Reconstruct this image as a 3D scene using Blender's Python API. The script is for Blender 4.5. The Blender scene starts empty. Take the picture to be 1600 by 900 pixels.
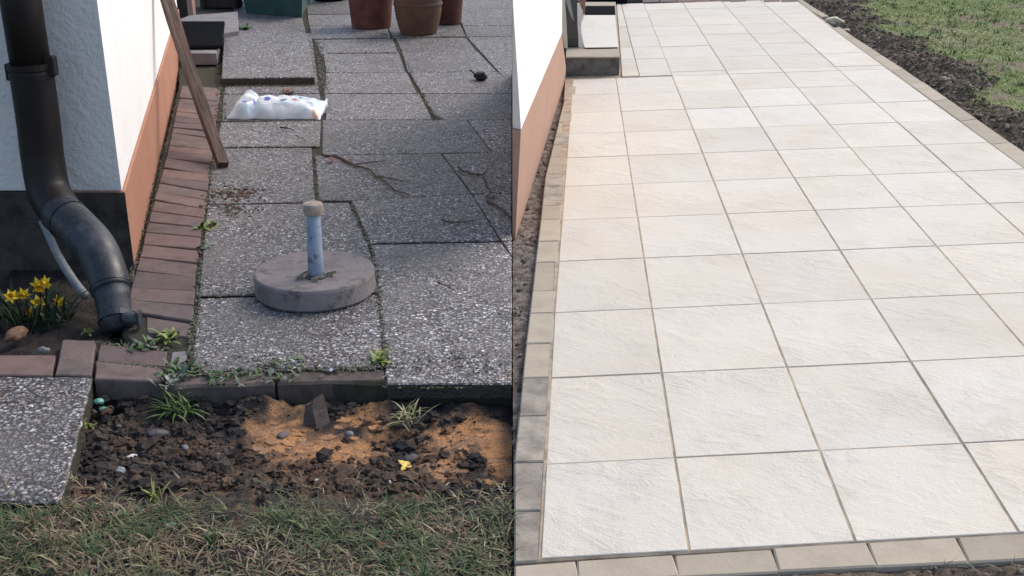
import bpy, math, random
from mathutils import Vector, noise
random.seed(7)
R = math.radians
scn = bpy.context.scene
COL = scn.collection

# ------------------------------------------------------------------ camera
H = 1.55                       # eye height above the paving
F = 1785.0                     # focal length in units of the 1600 px wide photo
PITCH = math.atan(700 / F)     # looking down
SL = 0.02                      # drainage fall of the new patio
cam = bpy.data.cameras.new('camera'); camo = bpy.data.objects.new('camera', cam); COL.objects.link(camo)
cam.sensor_width = 36; cam.lens = F / 1600 * 36; cam.clip_end = 2000; cam.clip_start = 0.05
camo.location = (0, 0, H); camo.rotation_euler = (R(90) - PITCH, 0, 0)
scn.camera = camo

# ------------------------------------------------------------------ light
SUN_EL, SUN_AZ = 44.0, 50.0    # azimuth measured from +y towards +x
w = bpy.data.worlds.new('World'); scn.world = w; w.use_nodes = True
nt = w.node_tree; bg = nt.nodes['Background']
sky = nt.nodes.new('ShaderNodeTexSky'); sky.sky_type = 'NISHITA'; sky.sun_disc = False
sky.sun_elevation = R(SUN_EL); sky.sun_rotation = R(SUN_AZ); sky.air_density = 1.0; sky.dust_density = 3.0; sky.ozone_density = 1.0
nt.links.new(sky.outputs[0], bg.inputs[0]); bg.inputs[1].default_value = 0.15
sd = bpy.data.lights.new('sun', 'SUN'); so = bpy.data.objects.new('sun', sd); COL.objects.link(so)
sd.energy = 0.95; sd.angle = R(26); sd.color = (1.0, 0.95, 0.88)
sdir = Vector((math.sin(R(SUN_AZ)) * math.cos(R(SUN_EL)), math.cos(R(SUN_AZ)) * math.cos(R(SUN_EL)), math.sin(R(SUN_EL))))
so.rotation_euler = (-sdir).to_track_quat('-Z', 'Y').to_euler(); so.location = sdir * 30
vs = scn.view_settings; vs.view_transform = 'Standard'; vs.look = 'None'; vs.gamma = 1; vs.exposure = 0.67
try: vs.use_curve_mapping = False
except Exception: pass

# ------------------------------------------------------------------ survey helpers
CP, SP = math.cos(PITCH), math.sin(PITCH)
def ray(px, py):
    x = (px - 800) / F; y = (450 - py) / F
    return Vector((x, CP + y * SP, -SP + y * CP))
EYE = Vector((0, 0, H))
def G(px, py, z=0.0):                       # old garden: level ground at height z
    d = ray(px, py); return EYE + d * ((z - H) / d.z)
def GR(px, py, dz=0.0):                     # new patio: plane with a slight fall
    d = ray(px, py); t = (H - dz) / (SL * d.x - d.z); return EYE + d * t
def VP(px, py, p, n):                       # a point on an upright plane
    d = ray(px, py); return EYE + d * ((p - EYE).dot(n) / d.dot(n))
FWD = Vector((0, CP, -SP))
def mpp(p): return (Vector(p) - EYE).dot(FWD) / F   # metres per photo pixel there

# ------------------------------------------------------------------ mesh helpers
class MB:
    def __init__(s): s.v = []; s.f = []; s.c = []
    def add(s, vs_, fs, col=None):
        o = len(s.v); s.v += [Vector(q) for q in vs_]; s.f += [[o + i for i in q] for q in fs]
        s.c += [col or (1, 1, 1)] * len(vs_) if not isinstance(col, list) else col
    def build(s, name, mat, parent=None, loc=None, smooth=False, usecol=False):
        o = Vector((0, 0, 0))
        if loc is not None: o = Vector(loc)
        elif parent is not None: o = Vector(parent.get('_o', (0, 0, 0)))
        me = bpy.data.meshes.new(name); me.from_pydata([tuple(q - o) for q in s.v], [], s.f)
        if usecol:
            a = me.color_attributes.new('Col', 'FLOAT_COLOR', 'POINT')
            flat = []
            for c in s.c: flat += [c[0], c[1], c[2], 1.0]
            a.data.foreach_set('color', flat)
        if smooth: me.polygons.foreach_set('use_smooth', [True] * len(me.polygons))
        me.materials.append(mat); me.update()
        ob = bpy.data.objects.new(name, me); COL.objects.link(ob)
        if parent is not None:
            ob.parent = parent
            if loc is not None: ob.location = o - Vector(parent.get('_o', (0, 0, 0)))
            else: ob['_o'] = tuple(o)
        elif loc is not None: ob.location = o
        return ob
def area(p): return 0.5 * sum(p[i][0] * p[(i + 1) % len(p)][1] - p[(i + 1) % len(p)][0] * p[i][1] for i in range(len(p)))
def inset(p, d):                            # p: list of Vectors, counter-clockwise from above
    n = len(p); out = []
    for i in range(n):
        a, b, c = p[i - 1], p[i], p[(i + 1) % n]
        e1 = Vector((b.x - a.x, b.y - a.y)).normalized(); e2 = Vector((c.x - b.x, c.y - b.y)).normalized()
        n1 = Vector((-e1.y, e1.x)); n2 = Vector((-e2.y, e2.x)); m = (n1 + n2)
        k = d / max(0.35, 0.5 * m.length_squared)
        out.append(Vector((b.x + m.x * k, b.y + m.y * k, b.z)))
    return out
def ccw(p): return p if area(p) > 0 else p[::-1]
def prism(mb, poly, th, bev=0.003, dz=0.0, rough=0.0, tilt=(0, 0), col=None):
    p = ccw([Vector(q) for q in poly]); n = len(p)
    c = sum(p, Vector()) / n
    def T(q, z): return Vector((q.x, q.y, q.z + z + dz + (q.x - c.x) * tilt[0] + (q.y - c.y) * tilt[1]))
    if rough:
        p2 = []
        for i in range(n):
            a, b = p[i], p[(i + 1) % n]; L = (b - a).length; k = max(1, int(L / 0.035))
            for j in range(k):
                q = a.lerp(b, j / k); r = rough * (0.5 if j == 0 else 1)
                q = q + Vector((random.uniform(-r, r), random.uniform(-r, r), 0)); p2.append(q)
        p = p2; n = len(p)
    ins = inset(p, bev)
    v = [T(q, 0) for q in ins] + [T(q, -bev) for q in p] + [T(q, -th) for q in p]
    f = [list(range(n))]
    for k in range(2):
        for i in range(n):
            j = (i + 1) % n; f.append([k * n + i, (k + 1) * n + i, (k + 1) * n + j, k * n + j])
    f.append([2 * n + i for i in range(n)][::-1])
    mb.add(v, f, col)
def obox(mb, c, ax, ay, az, bev=0.0, col=None):   # box from centre and three half axes, chamfered
    ax, ay, az, c = Vector(ax), Vector(ay), Vector(az), Vector(c)
    if bev <= 0:
        v = [c + ax * i + ay * j + az * k for i in (-1, 1) for j in (-1, 1) for k in (-1, 1)]
        f = [[0, 1, 3, 2], [4, 6, 7, 5], [0, 4, 5, 1], [2, 3, 7, 6], [0, 2, 6, 4], [1, 5, 7, 3]]
        mb.add(v, f, col); return
    lx, ly, lz = ax.length, ay.length, az.length
    v = []; idx = {}
    for i in (-1, 1):
        for j in (-1, 1):
            for k in (-1, 1):
                for m in range(3):
                    a, b, d = [(bev if m != t else 0) for t in range(3)]
                    idx[(i, j, k, m)] = len(v)
                    v.append(c + ax * i * (lx - a) / lx + ay * j * (ly - b) / ly + az * k * (lz - d) / lz)
    f = []
    S = (-1, 1)
    for s in S:
        q = [(s, -1, -1, 0), (s, 1, -1, 0), (s, 1, 1, 0), (s, -1, 1, 0)]; f.append([idx[t] for t in (q if s > 0 else q[::-1])])
        q = [(-1, s, -1, 1), (-1, s, 1, 1), (1, s, 1, 1), (1, s, -1, 1)]; f.append([idx[t] for t in (q if s > 0 else q[::-1])])
        q = [(-1, -1, s, 2), (1, -1, s, 2), (1, 1, s, 2), (-1, 1, s, 2)]; f.append([idx[t] for t in (q if s > 0 else q[::-1])])
    for a in S:
        for b in S:
            f.append([idx[(a, b, -1, 0)], idx[(a, b, 1, 0)], idx[(a, b, 1, 1)], idx[(a, b, -1, 1)]])
            f.append([idx[(a, -1, b, 0)], idx[(a, 1, b, 0)], idx[(a, 1, b, 2)], idx[(a, -1, b, 2)]])
            f.append([idx[(-1, a, b, 1)], idx[(1, a, b, 1)], idx[(1, a, b, 2)], idx[(-1, a, b, 2)]])
            for d in S: f.append([idx[(a, b, d, 0)], idx[(a, b, d, 1)], idx[(a, b, d, 2)]])
    mb.add(v, f, col)
def frames(pts):
    T = [(pts[min(i + 1, len(pts) - 1)] - pts[max(i - 1, 0)]).normalized() for i in range(len(pts))]
    u = T[0].orthogonal().normalized(); out = []
    for t in T:
        u = (u - t * u.dot(t)); u = u.normalized() if u.length > 1e-6 else t.orthogonal().normalized()
        out.append((u, t.cross(u)))
    return out
def tube(mb, pts, rad, n=12, cap=True, col=None):
    pts = [Vector(p) for p in pts]
    if not isinstance(rad, (list, tuple)): rad = [rad] * len(pts)
    v = []; f = []
    for (p, (a, b), r) in zip(pts, frames(pts), rad):
        for k in range(n):
            t = 2 * math.pi * k / n; v.append(p + a * math.cos(t) * r + b * math.sin(t) * r)
    for i in range(len(pts) - 1):
        for k in range(n):
            j = (k + 1) % n; f.append([i * n + k, i * n + j, (i + 1) * n + j, (i + 1) * n + k])
    if cap: f.append(list(range(n))[::-1]); f.append([(len(pts) - 1) * n + k for k in range(n)])
    mb.add(v, f, col)
def smooth_path(pts, k=6):                  # Catmull-Rom
    pts = [Vector(p) for p in pts]; P = [pts[0] * 2 - pts[1]] + pts + [pts[-1] * 2 - pts[-2]]; out = []
    for i in range(1, len(P) - 2):
        a, b, c, d = P[i - 1:i + 3]
        for j in range(k):
            t = j / k
            out.append(0.5 * ((2 * b) + (c - a) * t + (2 * a - 5 * b + 4 * c - d) * t * t + (3 * b - a - 3 * c + d) * t ** 3))
    return out + [pts[-1]]
def lathe(mb, c, prof, n=32, col=None, wob=0.0):
    c = Vector(c); v = []; f = []
    for (r, z) in prof:
        for k in range(n):
            t = 2 * math.pi * k / n; rr = r * (1 + wob * noise.noise((math.cos(t) * 2, math.sin(t) * 2, z * 9)))
            v.append(c + Vector((rr * math.cos(t), rr * math.sin(t), z)))
    for i in range(len(prof) - 1):
        for k in range(n):
            j = (k + 1) % n; f.append([i * n + k, i * n + j, (i + 1) * n + j, (i + 1) * n + k])
    mb.add(v, f, col)
def blade(mb, p, dirxy, L, wd, lift, droop, col, seg=3, tip=None):
    d = Vector((math.cos(dirxy), math.sin(dirxy), 0)); s = Vector((-d.y, d.x, 0)); q = Vector(p); v = []; cs = []
    ang = lift
    for i in range(seg + 1):
        t = i / seg; ww = wd * (1 - t) ** 0.6 * (0.75 + 0.5 * math.sin(t * 3.0)) / 2
        if i == seg: v.append(q.copy()); cs.append(tip or col)
        else:
            v += [q - s * ww, q + s * ww]; cs += [col, col]
            q = q + (d * math.cos(ang) + Vector((0, 0, 1)) * math.sin(ang)) * (L / seg); ang -= droop / seg
    f = [[2 * i, 2 * i + 1, 2 * i + 3, 2 * i + 2] for i in range(seg - 1)] + [[2 * seg - 2, 2 * seg - 1, 2 * seg]]
    mb.add(v, f, cs)
ICO = []
def ico():
    t = (1 + 5 ** 0.5) / 2
    v = [Vector(q).normalized() for q in [(-1, t, 0), (1, t, 0), (-1, -t, 0), (1, -t, 0), (0, -1, t), (0, 1, t), (0, -1, -t), (0, 1, -t), (t, 0, -1), (t, 0, 1), (-t, 0, -1), (-t, 0, 1)]]
    f = [[0, 11, 5], [0, 5, 1], [0, 1, 7], [0, 7, 10], [0, 10, 11], [1, 5, 9], [5, 11, 4], [11, 10, 2], [10, 7, 6], [7, 1, 8], [3, 9, 4], [3, 4, 2], [3, 2, 6], [3, 6, 8], [3, 8, 9], [4, 9, 5], [2, 4, 11], [6, 2, 10], [8, 6, 7], [9, 8, 1]]
    return v, f
IV, IF = ico()
def subd(v, f):
    v = list(v); m = {}; nf = []
    def mid(a, b):
        k = (min(a, b), max(a, b))
        if k not in m: m[k] = len(v); v.append(((v[a] + v[b]) / 2).normalized())
        return m[k]
    for a, b, c in f:
        x, y, z = mid(a, b), mid(b, c), mid(c, a); nf += [[a, x, z], [b, y, x], [c, z, y], [x, y, z]]
    return v, nf
IV2, IF2 = subd(IV, IF); IV3, IF3 = subd(IV2, IF2)
def lump(mb, c, sx, sy, sz, rough=0.3, lod=1, col=None, freq=1.3):
    V_, F_ = (IV, IF) if lod == 0 else (IV2, IF2) if lod == 1 else (IV3, IF3)
    a = random.uniform(0, 6.28); ca, sa = math.cos(a), math.sin(a); o = Vector((random.uniform(-50, 50),) * 3) + Vector((random.random() * 9, random.random() * 9, 0))
    v = []
    for q in V_:
        k = 1 + rough * noise.noise(q * freq + o) * 1.6; x, y, z = q.x * sx * k, q.y * sy * k, q.z * sz * k
        v.append(Vector(c) + Vector((x * ca - y * sa, x * sa + y * ca, z)))
    mb.add(v, F_, col)

def tag(o, label=None, cat=None, group=None, kind=None):
    if label: o['label'] = label
    if cat: o['category'] = cat
    if group: o['group'] = group
    if kind: o['kind'] = kind
    return o
def thing(name, loc, label, cat, group=None):
    o = bpy.data.objects.new(name, None); COL.objects.link(o); o.location = loc; o['_o'] = tuple(loc)
    o.empty_display_size = 0.1
    return tag(o, label, cat, group)

# ------------------------------------------------------------------ materials
def L(c): return tuple(((x / 255) / 12.92 if x / 255 <= 0.04045 else ((x / 255 + 0.055) / 1.055) ** 2.4) for x in c)
class NT:
    def __init__(s, name):
        s.m = bpy.data.materials.new(name); s.m.use_nodes = True; s.t = s.m.node_tree; s.b = s.t.nodes['Principled BSDF']; s.pos = None
    def n(s, t, **kw):
        q = s.t.nodes.new(t)
        for k, v in kw.items(): setattr(q, k, v)
        return q
    def l(s, a, b): s.t.links.new(a, b)
    def P(s):
        if s.pos is None: s.pos = s.n('ShaderNodeNewGeometry').outputs['Position']
        return s.pos
    def mapping(s, rot=(0, 0, 0), scale=(1, 1, 1), rnd=0, vt='POINT'):
        m = s.n('ShaderNodeMapping'); m.vector_type = vt; m.inputs['Rotation'].default_value = rot; m.inputs['Scale'].default_value = scale
        s.l(s.P(), m.inputs['Vector'])
        if rnd:
            oi = s.n('ShaderNodeObjectInfo'); mm = s.n('ShaderNodeMath', operation='MULTIPLY'); mm.inputs[1].default_value = rnd
            s.l(oi.outputs['Random'], mm.inputs[0]); cb = s.n('ShaderNodeCombineXYZ')
            for k in range(3): s.l(mm.outputs[0], cb.inputs[k])
            s.l(cb.outputs[0], m.inputs['Location'])
        return m.outputs[0]
    def noise(s, scale, detail=4, rough=0.55, vec=None, dist=0.0):
        q = s.n('ShaderNodeTexNoise'); q.inputs['Scale'].default_value = scale; q.inputs['Detail'].default_value = detail; q.inputs['Roughness'].default_value = rough; q.inputs['Distortion'].default_value = dist
        s.l(vec or s.P(), q.inputs['Vector']); return q.outputs['Fac']
    def vor(s, scale, vec=None, feat='F1', rnd=1.0):
        q = s.n('ShaderNodeTexVoronoi', feature=feat); q.inputs['Scale'].default_value = scale; q.inputs['Randomness'].default_value = rnd
        s.l(vec or s.P(), q.inputs['Vector']); return q
    def ramp(s, fac, stops, interp='LINEAR'):
        q = s.n('ShaderNodeValToRGB'); cr = q.color_ramp; cr.interpolation = interp
        while len(cr.elements) < len(stops): cr.elements.new(0.5)
        for e, (p, c) in zip(cr.elements, stops): e.position = p; e.color = (*c, 1) if len(c) == 3 else c
        s.l(fac, q.inputs[0]); return q.outputs['Color']
    def mix(s, fac, a, b, mode='MIX'):
        q = s.n('ShaderNodeMix', data_type='RGBA', blend_type=mode)
        for k, x in ((0, fac), (6, a), (7, b)):
            if hasattr(x, 'is_linked') or hasattr(x, 'links'): s.l(x, q.inputs[k])
            elif k == 0: q.inputs[0].default_value = x
            else: q.inputs[k].default_value = (*x, 1)
        return q.outputs[2]
    def rng(s, fac, a, b, c=0.0, d=1.0):
        q = s.n('ShaderNodeMapRange'); s.l(fac, q.inputs[0])
        for k, x in zip((1, 2, 3, 4), (a, b, c, d)): q.inputs[k].default_value = x
        return q.outputs[0]
    def math(s, op, a, b=0.0):
        q = s.n('ShaderNodeMath', operation=op)
        for k, x in enumerate((a, b)):
            if hasattr(x, 'links'): s.l(x, q.inputs[k])
            else: q.inputs[k].default_value = x
        return q.outputs[0]
    def rand(s): return s.n('ShaderNodeObjectInfo').outputs['Random']
    def bump(s, h, dist, strength=1.0, prev=None):
        q = s.n('ShaderNodeBump'); q.inputs['Strength'].default_value = strength; q.inputs['Distance'].default_value = dist; s.l(h, q.inputs['Height'])
        if prev is not None: s.l(prev, q.inputs['Normal'])
        return q.outputs[0]
    def out(s, col, rough=0.8, nrm=None, spec=0.5, metal=0.0):
        if hasattr(col, 'links'): s.l(col, s.b.inputs['Base Color'])
        else: s.b.inputs['Base Color'].default_value = (*col, 1)
        if hasattr(rough, 'links'): s.l(rough, s.b.inputs['Roughness'])
        else: s.b.inputs['Roughness'].default_value = rough
        s.b.inputs['Specular IOR Level'].default_value = spec; s.b.inputs['Metallic'].default_value = metal
        if nrm is not None: s.l(nrm, s.b.inputs['Normal'])
        return s.m
def m_aggregate(name, gain=1.5, sc=68):
    s = NT(name); g = gain
    nz = s.n('ShaderNodeTexNoise'); nz.inputs['Scale'].default_value = 55; s.l(s.P(), nz.inputs['Vector'])
    vm = s.n('ShaderNodeVectorMath', operation='MULTIPLY_ADD'); s.l(nz.outputs['Color'], vm.inputs[0]); vm.inputs[1].default_value = (0.016,) * 3; s.l(s.P(), vm.inputs[2])
    size = s.rng(s.noise(22, 3, 0.6), 0.47, 0.55)
    def peb(k):
        v = s.vor(k, vm.outputs[0]); sep = s.n('ShaderNodeSeparateColor'); s.l(v.outputs['Color'], sep.inputs[0])
        c = s.ramp(sep.outputs[0], [(0.0, (.05 * g, .047 * g, .05 * g)), (0.3, (.105 * g, .10 * g, .105 * g)), (0.62, (.20 * g, .192 * g, .20 * g)), (0.88, (.33 * g, .318 * g, .33 * g)), (1.0, (.52 * g, .50 * g, .51 * g))])
        c = s.mix(s.rng(sep.outputs[1], 0.82, 1.0), c, (0.25 * g, 0.175 * g, 0.135 * g))
        return s.mix(s.rng(v.outputs['Distance'], 0.36, 0.6), c, (0.045, 0.041, 0.040)), v.outputs['Distance'], sep.outputs[2]
    c1, d1, r1 = peb(sc); c2, d2, r2 = peb(sc * 1.65)
    c = s.mix(size, c1, c2)
    big = s.noise(3.1, 6, 0.65); c = s.mix(s.rng(big, 0.43, 0.70, 0, 0.6), c, (0.175, 0.162, 0.152))
    b2 = s.noise(1.6, 5, 0.6); c = s.mix(s.rng(b2, 0.52, 0.70, 0, 0.6), c, (0.10, 0.095, 0.08))
    b3 = s.noise(8, 6, 0.72); c = s.mix(s.rng(b3, 0.55, 0.66, 0, 0.6), c, (0.08, 0.073, 0.069))
    li = s.noise(13, 5, 0.7); c = s.mix(s.rng(li, 0.66, 0.72, 0, 0.5), c, (0.33, 0.33, 0.29))
    tone = s.rng(s.rand(), 0, 1, 0.82, 1.15); cc = s.n('ShaderNodeMix', data_type='RGBA', blend_type='MULTIPLY'); cc.inputs[0].default_value = 1
    s.l(c, cc.inputs[6]); s.l(tone, cc.inputs[7])
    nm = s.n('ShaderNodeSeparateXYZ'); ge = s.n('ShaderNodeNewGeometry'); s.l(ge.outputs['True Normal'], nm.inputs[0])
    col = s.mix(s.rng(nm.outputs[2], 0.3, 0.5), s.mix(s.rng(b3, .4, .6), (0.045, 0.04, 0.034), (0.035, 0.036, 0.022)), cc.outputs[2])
    h = s.mix(size, s.rng(d1, 0.0, 0.7, 1.0, 0.0), s.rng(d2, 0.0, 0.7, 0.7, 0.0))
    return s.out(col, s.rng(r1, 0, 1, 0.45, 0.8), s.bump(h, 0.006, 0.9), 0.4)
def m_concrete(name, base, dark, sc=12, bump=0.002, spots=0.5, rnd=0.12, rough=0.85):
    s = NT(name); v = s.mapping(rnd=31.0)
    a = s.noise(sc, 6, 0.65, v); b = s.noise(sc * 14, 3, 0.6, v)
    c = s.mix(s.rng(a, 0.42, 0.7, 0, spots), base, dark); c = s.mix(s.rng(b, 0.55, 0.75, 0, 0.4), c, dark)
    t = s.rng(s.rand(), 0, 1, 1 - rnd, 1 + rnd); q = s.n('ShaderNodeMix', data_type='RGBA', blend_type='MULTIPLY'); q.inputs[0].default_value = 1; s.l(c, q.inputs[6]); s.l(t, q.inputs[7])
    return s.out(q.outputs[2], rough, s.bump(b, bump, 0.7, s.bump(a, bump * 2, 0.5)), 0.35)
def m_disk():
    s = NT('cast concrete'); a = s.noise(7, 6, 0.65); b = s.noise(150, 3, 0.6); d = s.noise(18, 5, 0.7); v = s.vor(55)
    c = s.mix(s.rng(a, 0.42, 0.62), (0.25, 0.218, 0.21), (0.185, 0.158, 0.15)); c = s.mix(s.rng(d, 0.54, 0.66, 0, 0.75), c, (0.09, 0.077, 0.07))
    c = s.mix(s.rng(b, 0.58, 0.75, 0, 0.45), c, (0.12, 0.105, 0.10)); c = s.mix(s.rng(v.outputs['Distance'], 0.06, 0.1, 0.8, 0), c, (0.05, 0.045, 0.042))
    return s.out(c, 0.9, s.bump(b, 0.003, 0.9, s.bump(d, 0.006, 0.6)), 0.25)
def m_tile():
    s = NT('stone tile'); v = s.mapping(rnd=57.0); st = s.mapping(rot=(0, 0, R(-40)), scale=(1.0, 0.36, 1), rnd=57.0, vt='TEXTURE')
    a = s.noise(3.2, 4, 0.55, v); big = s.noise(1.4, 2, 0.5, v); msk = s.rng(s.noise(3.6, 3, 0.6, v), 0.42, 0.62)
    streak = s.noise(4.2, 8, 0.66, st, 1.6); fine = s.noise(140, 3, 0.6, v); pits = s.noise(42, 5, 0.7, v)
    vein = s.rng(s.math('ABSOLUTE', s.math('SUBTRACT', streak, 0.5)), 0.0, 0.035, 1.0, 0.0); vm = s.math('MULTIPLY', vein, msk)
    base = s.mix(s.rng(big, 0.35, 0.65), (0.60, 0.55, 0.46), (0.605, 0.575, 0.51))
    base = s.mix(s.rng(a, 0.5, 0.75, 0, 0.5), base, (0.555, 0.49, 0.395))
    base = s.mix(s.math('MULTIPLY', vm, 0.11), base, (0.42, 0.37, 0.31))
    base = s.mix(s.rng(pits, 0.6, 0.76, 0, 0.32), base, (0.46, 0.42, 0.37))
    dust = s.noise(0.9, 5, 0.6); base = s.mix(s.rng(dust, 0.5, 0.72, 0, 0.45), base, (0.52, 0.46, 0.38)); foot = s.noise(7, 6, 0.75); base = s.mix(s.rng(foot, 0.6, 0.72, 0, 0.3), base, (0.45, 0.40, 0.34))
    t = s.rng(s.rand(), 0, 1, 0.93, 1.06); q = s.n('ShaderNodeMix', data_type='RGBA', blend_type='MULTIPLY'); q.inputs[0].default_value = 1; s.l(base, q.inputs[6]); s.l(t, q.inputs[7])
    tint = s.mix(s.math('MULTIPLY', s.math('FRACT', s.math('MULTIPLY', s.rand(), 17.3)), 0.4), q.outputs[2], (0.57, 0.50, 0.405))
    h = s.math('SUBTRACT', s.math('MULTIPLY', streak, s.math('ADD', s.math('MULTIPLY', msk, 0.8), 0.25)), s.math('MULTIPLY', vm, 0.10))
    n1 = s.bump(h, 0.009, 0.8); n2 = s.bump(fine, 0.002, 0.7, n1); n3 = s.bump(pits, 0.004, 0.6, n2)
    return s.out(tint, s.rng(a, 0.3, 0.7, 0.5, 0.7), n3, 0.35)
def m_plaster(name, c, c2, bump=0.006, sc=70, dirt=None):
    s = NT(name); a = s.noise(sc, 5, 0.65); b = s.noise(2.3, 4, 0.6); q = s.mix(s.rng(b, 0.42, 0.7, 0, 0.6), c, c2)
    if dirt:
        d = s.noise(11, 6, 0.75); e = s.noise(55, 4, 0.7); st = s.noise(5, 5, 0.7, s.mapping(scale=(3, 3, .5)))
        q = s.mix(s.rng(d, 0.55, 0.7, 0, 0.5), q, dirt); q = s.mix(s.rng(e, 0.62, 0.72, 0, 0.5), q, dirt); q = s.mix(s.rng(st, 0.55, 0.7, 0, 0.4), q, dirt)
    return s.out(q, 0.9, s.bump(a, bump, 0.9), 0.2)
def m_brick():
    s = NT('clay paver'); v = s.mapping(rnd=23.0); a = s.noise(16, 5, 0.65, v); b = s.noise(160, 3, 0.6, v); g = s.noise(7, 4, 0.6)
    c = s.ramp(s.rand(), [(0, (0.135, 0.10, 0.096)), (0.35, (0.165, 0.115, 0.107)), (0.7, (0.205, 0.128, 0.11)), (1, (0.15, 0.122, 0.117))])
    c = s.mix(s.rng(a, 0.45, 0.75, 0, 0.7), c, (0.075, 0.056, 0.05)); c = s.mix(s.rng(g, 0.56, 0.75, 0, 0.6), c, (0.05, 0.048, 0.04))
    c = s.mix(s.rng(b, 0.66, 0.8, 0, 0.5), c, (0.30, 0.26, 0.24))
    return s.out(c, 0.85, s.bump(b, 0.002, 0.8, s.bump(a, 0.004, 0.6)), 0.3)
def m_plain(name, c, rough=0.6, spec=0.5, var=0.25, sc=20, bump=0.0, c2=None, metal=0.0):
    s = NT(name); a = s.noise(sc, 5, 0.6); d = c2 or tuple(x * (1 - var) for x in c)
    return s.out(s.mix(s.rng(a, 0.38, 0.68), c, d), rough, s.bump(s.noise(sc * 8, 3), bump, 0.8) if bump else None, spec, metal)
def m_attr(name, rough=0.8, spec=0.25, bump=0.0, sc=90, var=0.35, trans=0.0):
    s = NT(name); at = s.n('ShaderNodeAttribute', attribute_name='Col'); a = s.noise(sc, 4, 0.65)
    t = s.rng(a, 0.3, 0.7, 1 - var, 1 + var); q = s.n('ShaderNodeMix', data_type='RGBA', blend_type='MULTIPLY'); q.inputs[0].default_value = 1
    s.l(at.outputs['Color'], q.inputs[6]); s.l(t, q.inputs[7])
    return s.out(q.outputs[2], rough, s.bump(a, bump, 1.0) if bump else None, spec)
def m_scuff(name, c, c2, dirt):
    s = NT(name); a = s.noise(9, 6, 0.7); b = s.noise(45, 5, 0.7); d = s.noise(14, 5, 0.75); p = s.vor(70); 
    q = s.mix(s.rng(a, 0.48, 0.68, 0, 0.7), c, c2); q = s.mix(s.rng(b, 0.60, 0.68, 0, 0.7), q, c2); q = s.mix(s.rng(d, 0.56, 0.64, 0, 0.8), q, dirt)
    q = s.mix(s.rng(p.outputs['Distance'], 0.07, 0.1, 0.6, 0), q, (0.35, 0.34, 0.32))
    return s.out(q, s.rng(a, 0.3, 0.7, 0.35, 0.7), s.bump(b, 0.0012, 0.7), 0.45)
def m_wood(ax, wx, tx):
    s = NT('weathered plank'); cb = s.n('ShaderNodeCombineXYZ')
    for k, (d, f) in enumerate(((wx, 55), (tx, 55), (ax, 3))):
        q = s.n('ShaderNodeVectorMath', operation='DOT_PRODUCT'); s.l(s.P(), q.inputs[0]); q.inputs[1].default_value = d * f; s.l(q.outputs['Value'], cb.inputs[k])
    a = s.noise(1.0, 6, 0.7, cb.outputs[0], 0.5); b = s.noise(5, 4, 0.65)
    c = s.ramp(a, [(0.32, (0.018, 0.012, 0.010)), (0.5, (0.075, 0.05, 0.042)), (0.7, (0.155, 0.11, 0.092))])
    c = s.mix(s.rng(b, 0.5, 0.7, 0, 0.5), c, (0.11, 0.05, 0.03))
    return s.out(c, 0.8, s.bump(a, 0.003, 0.8), 0.25)
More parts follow.
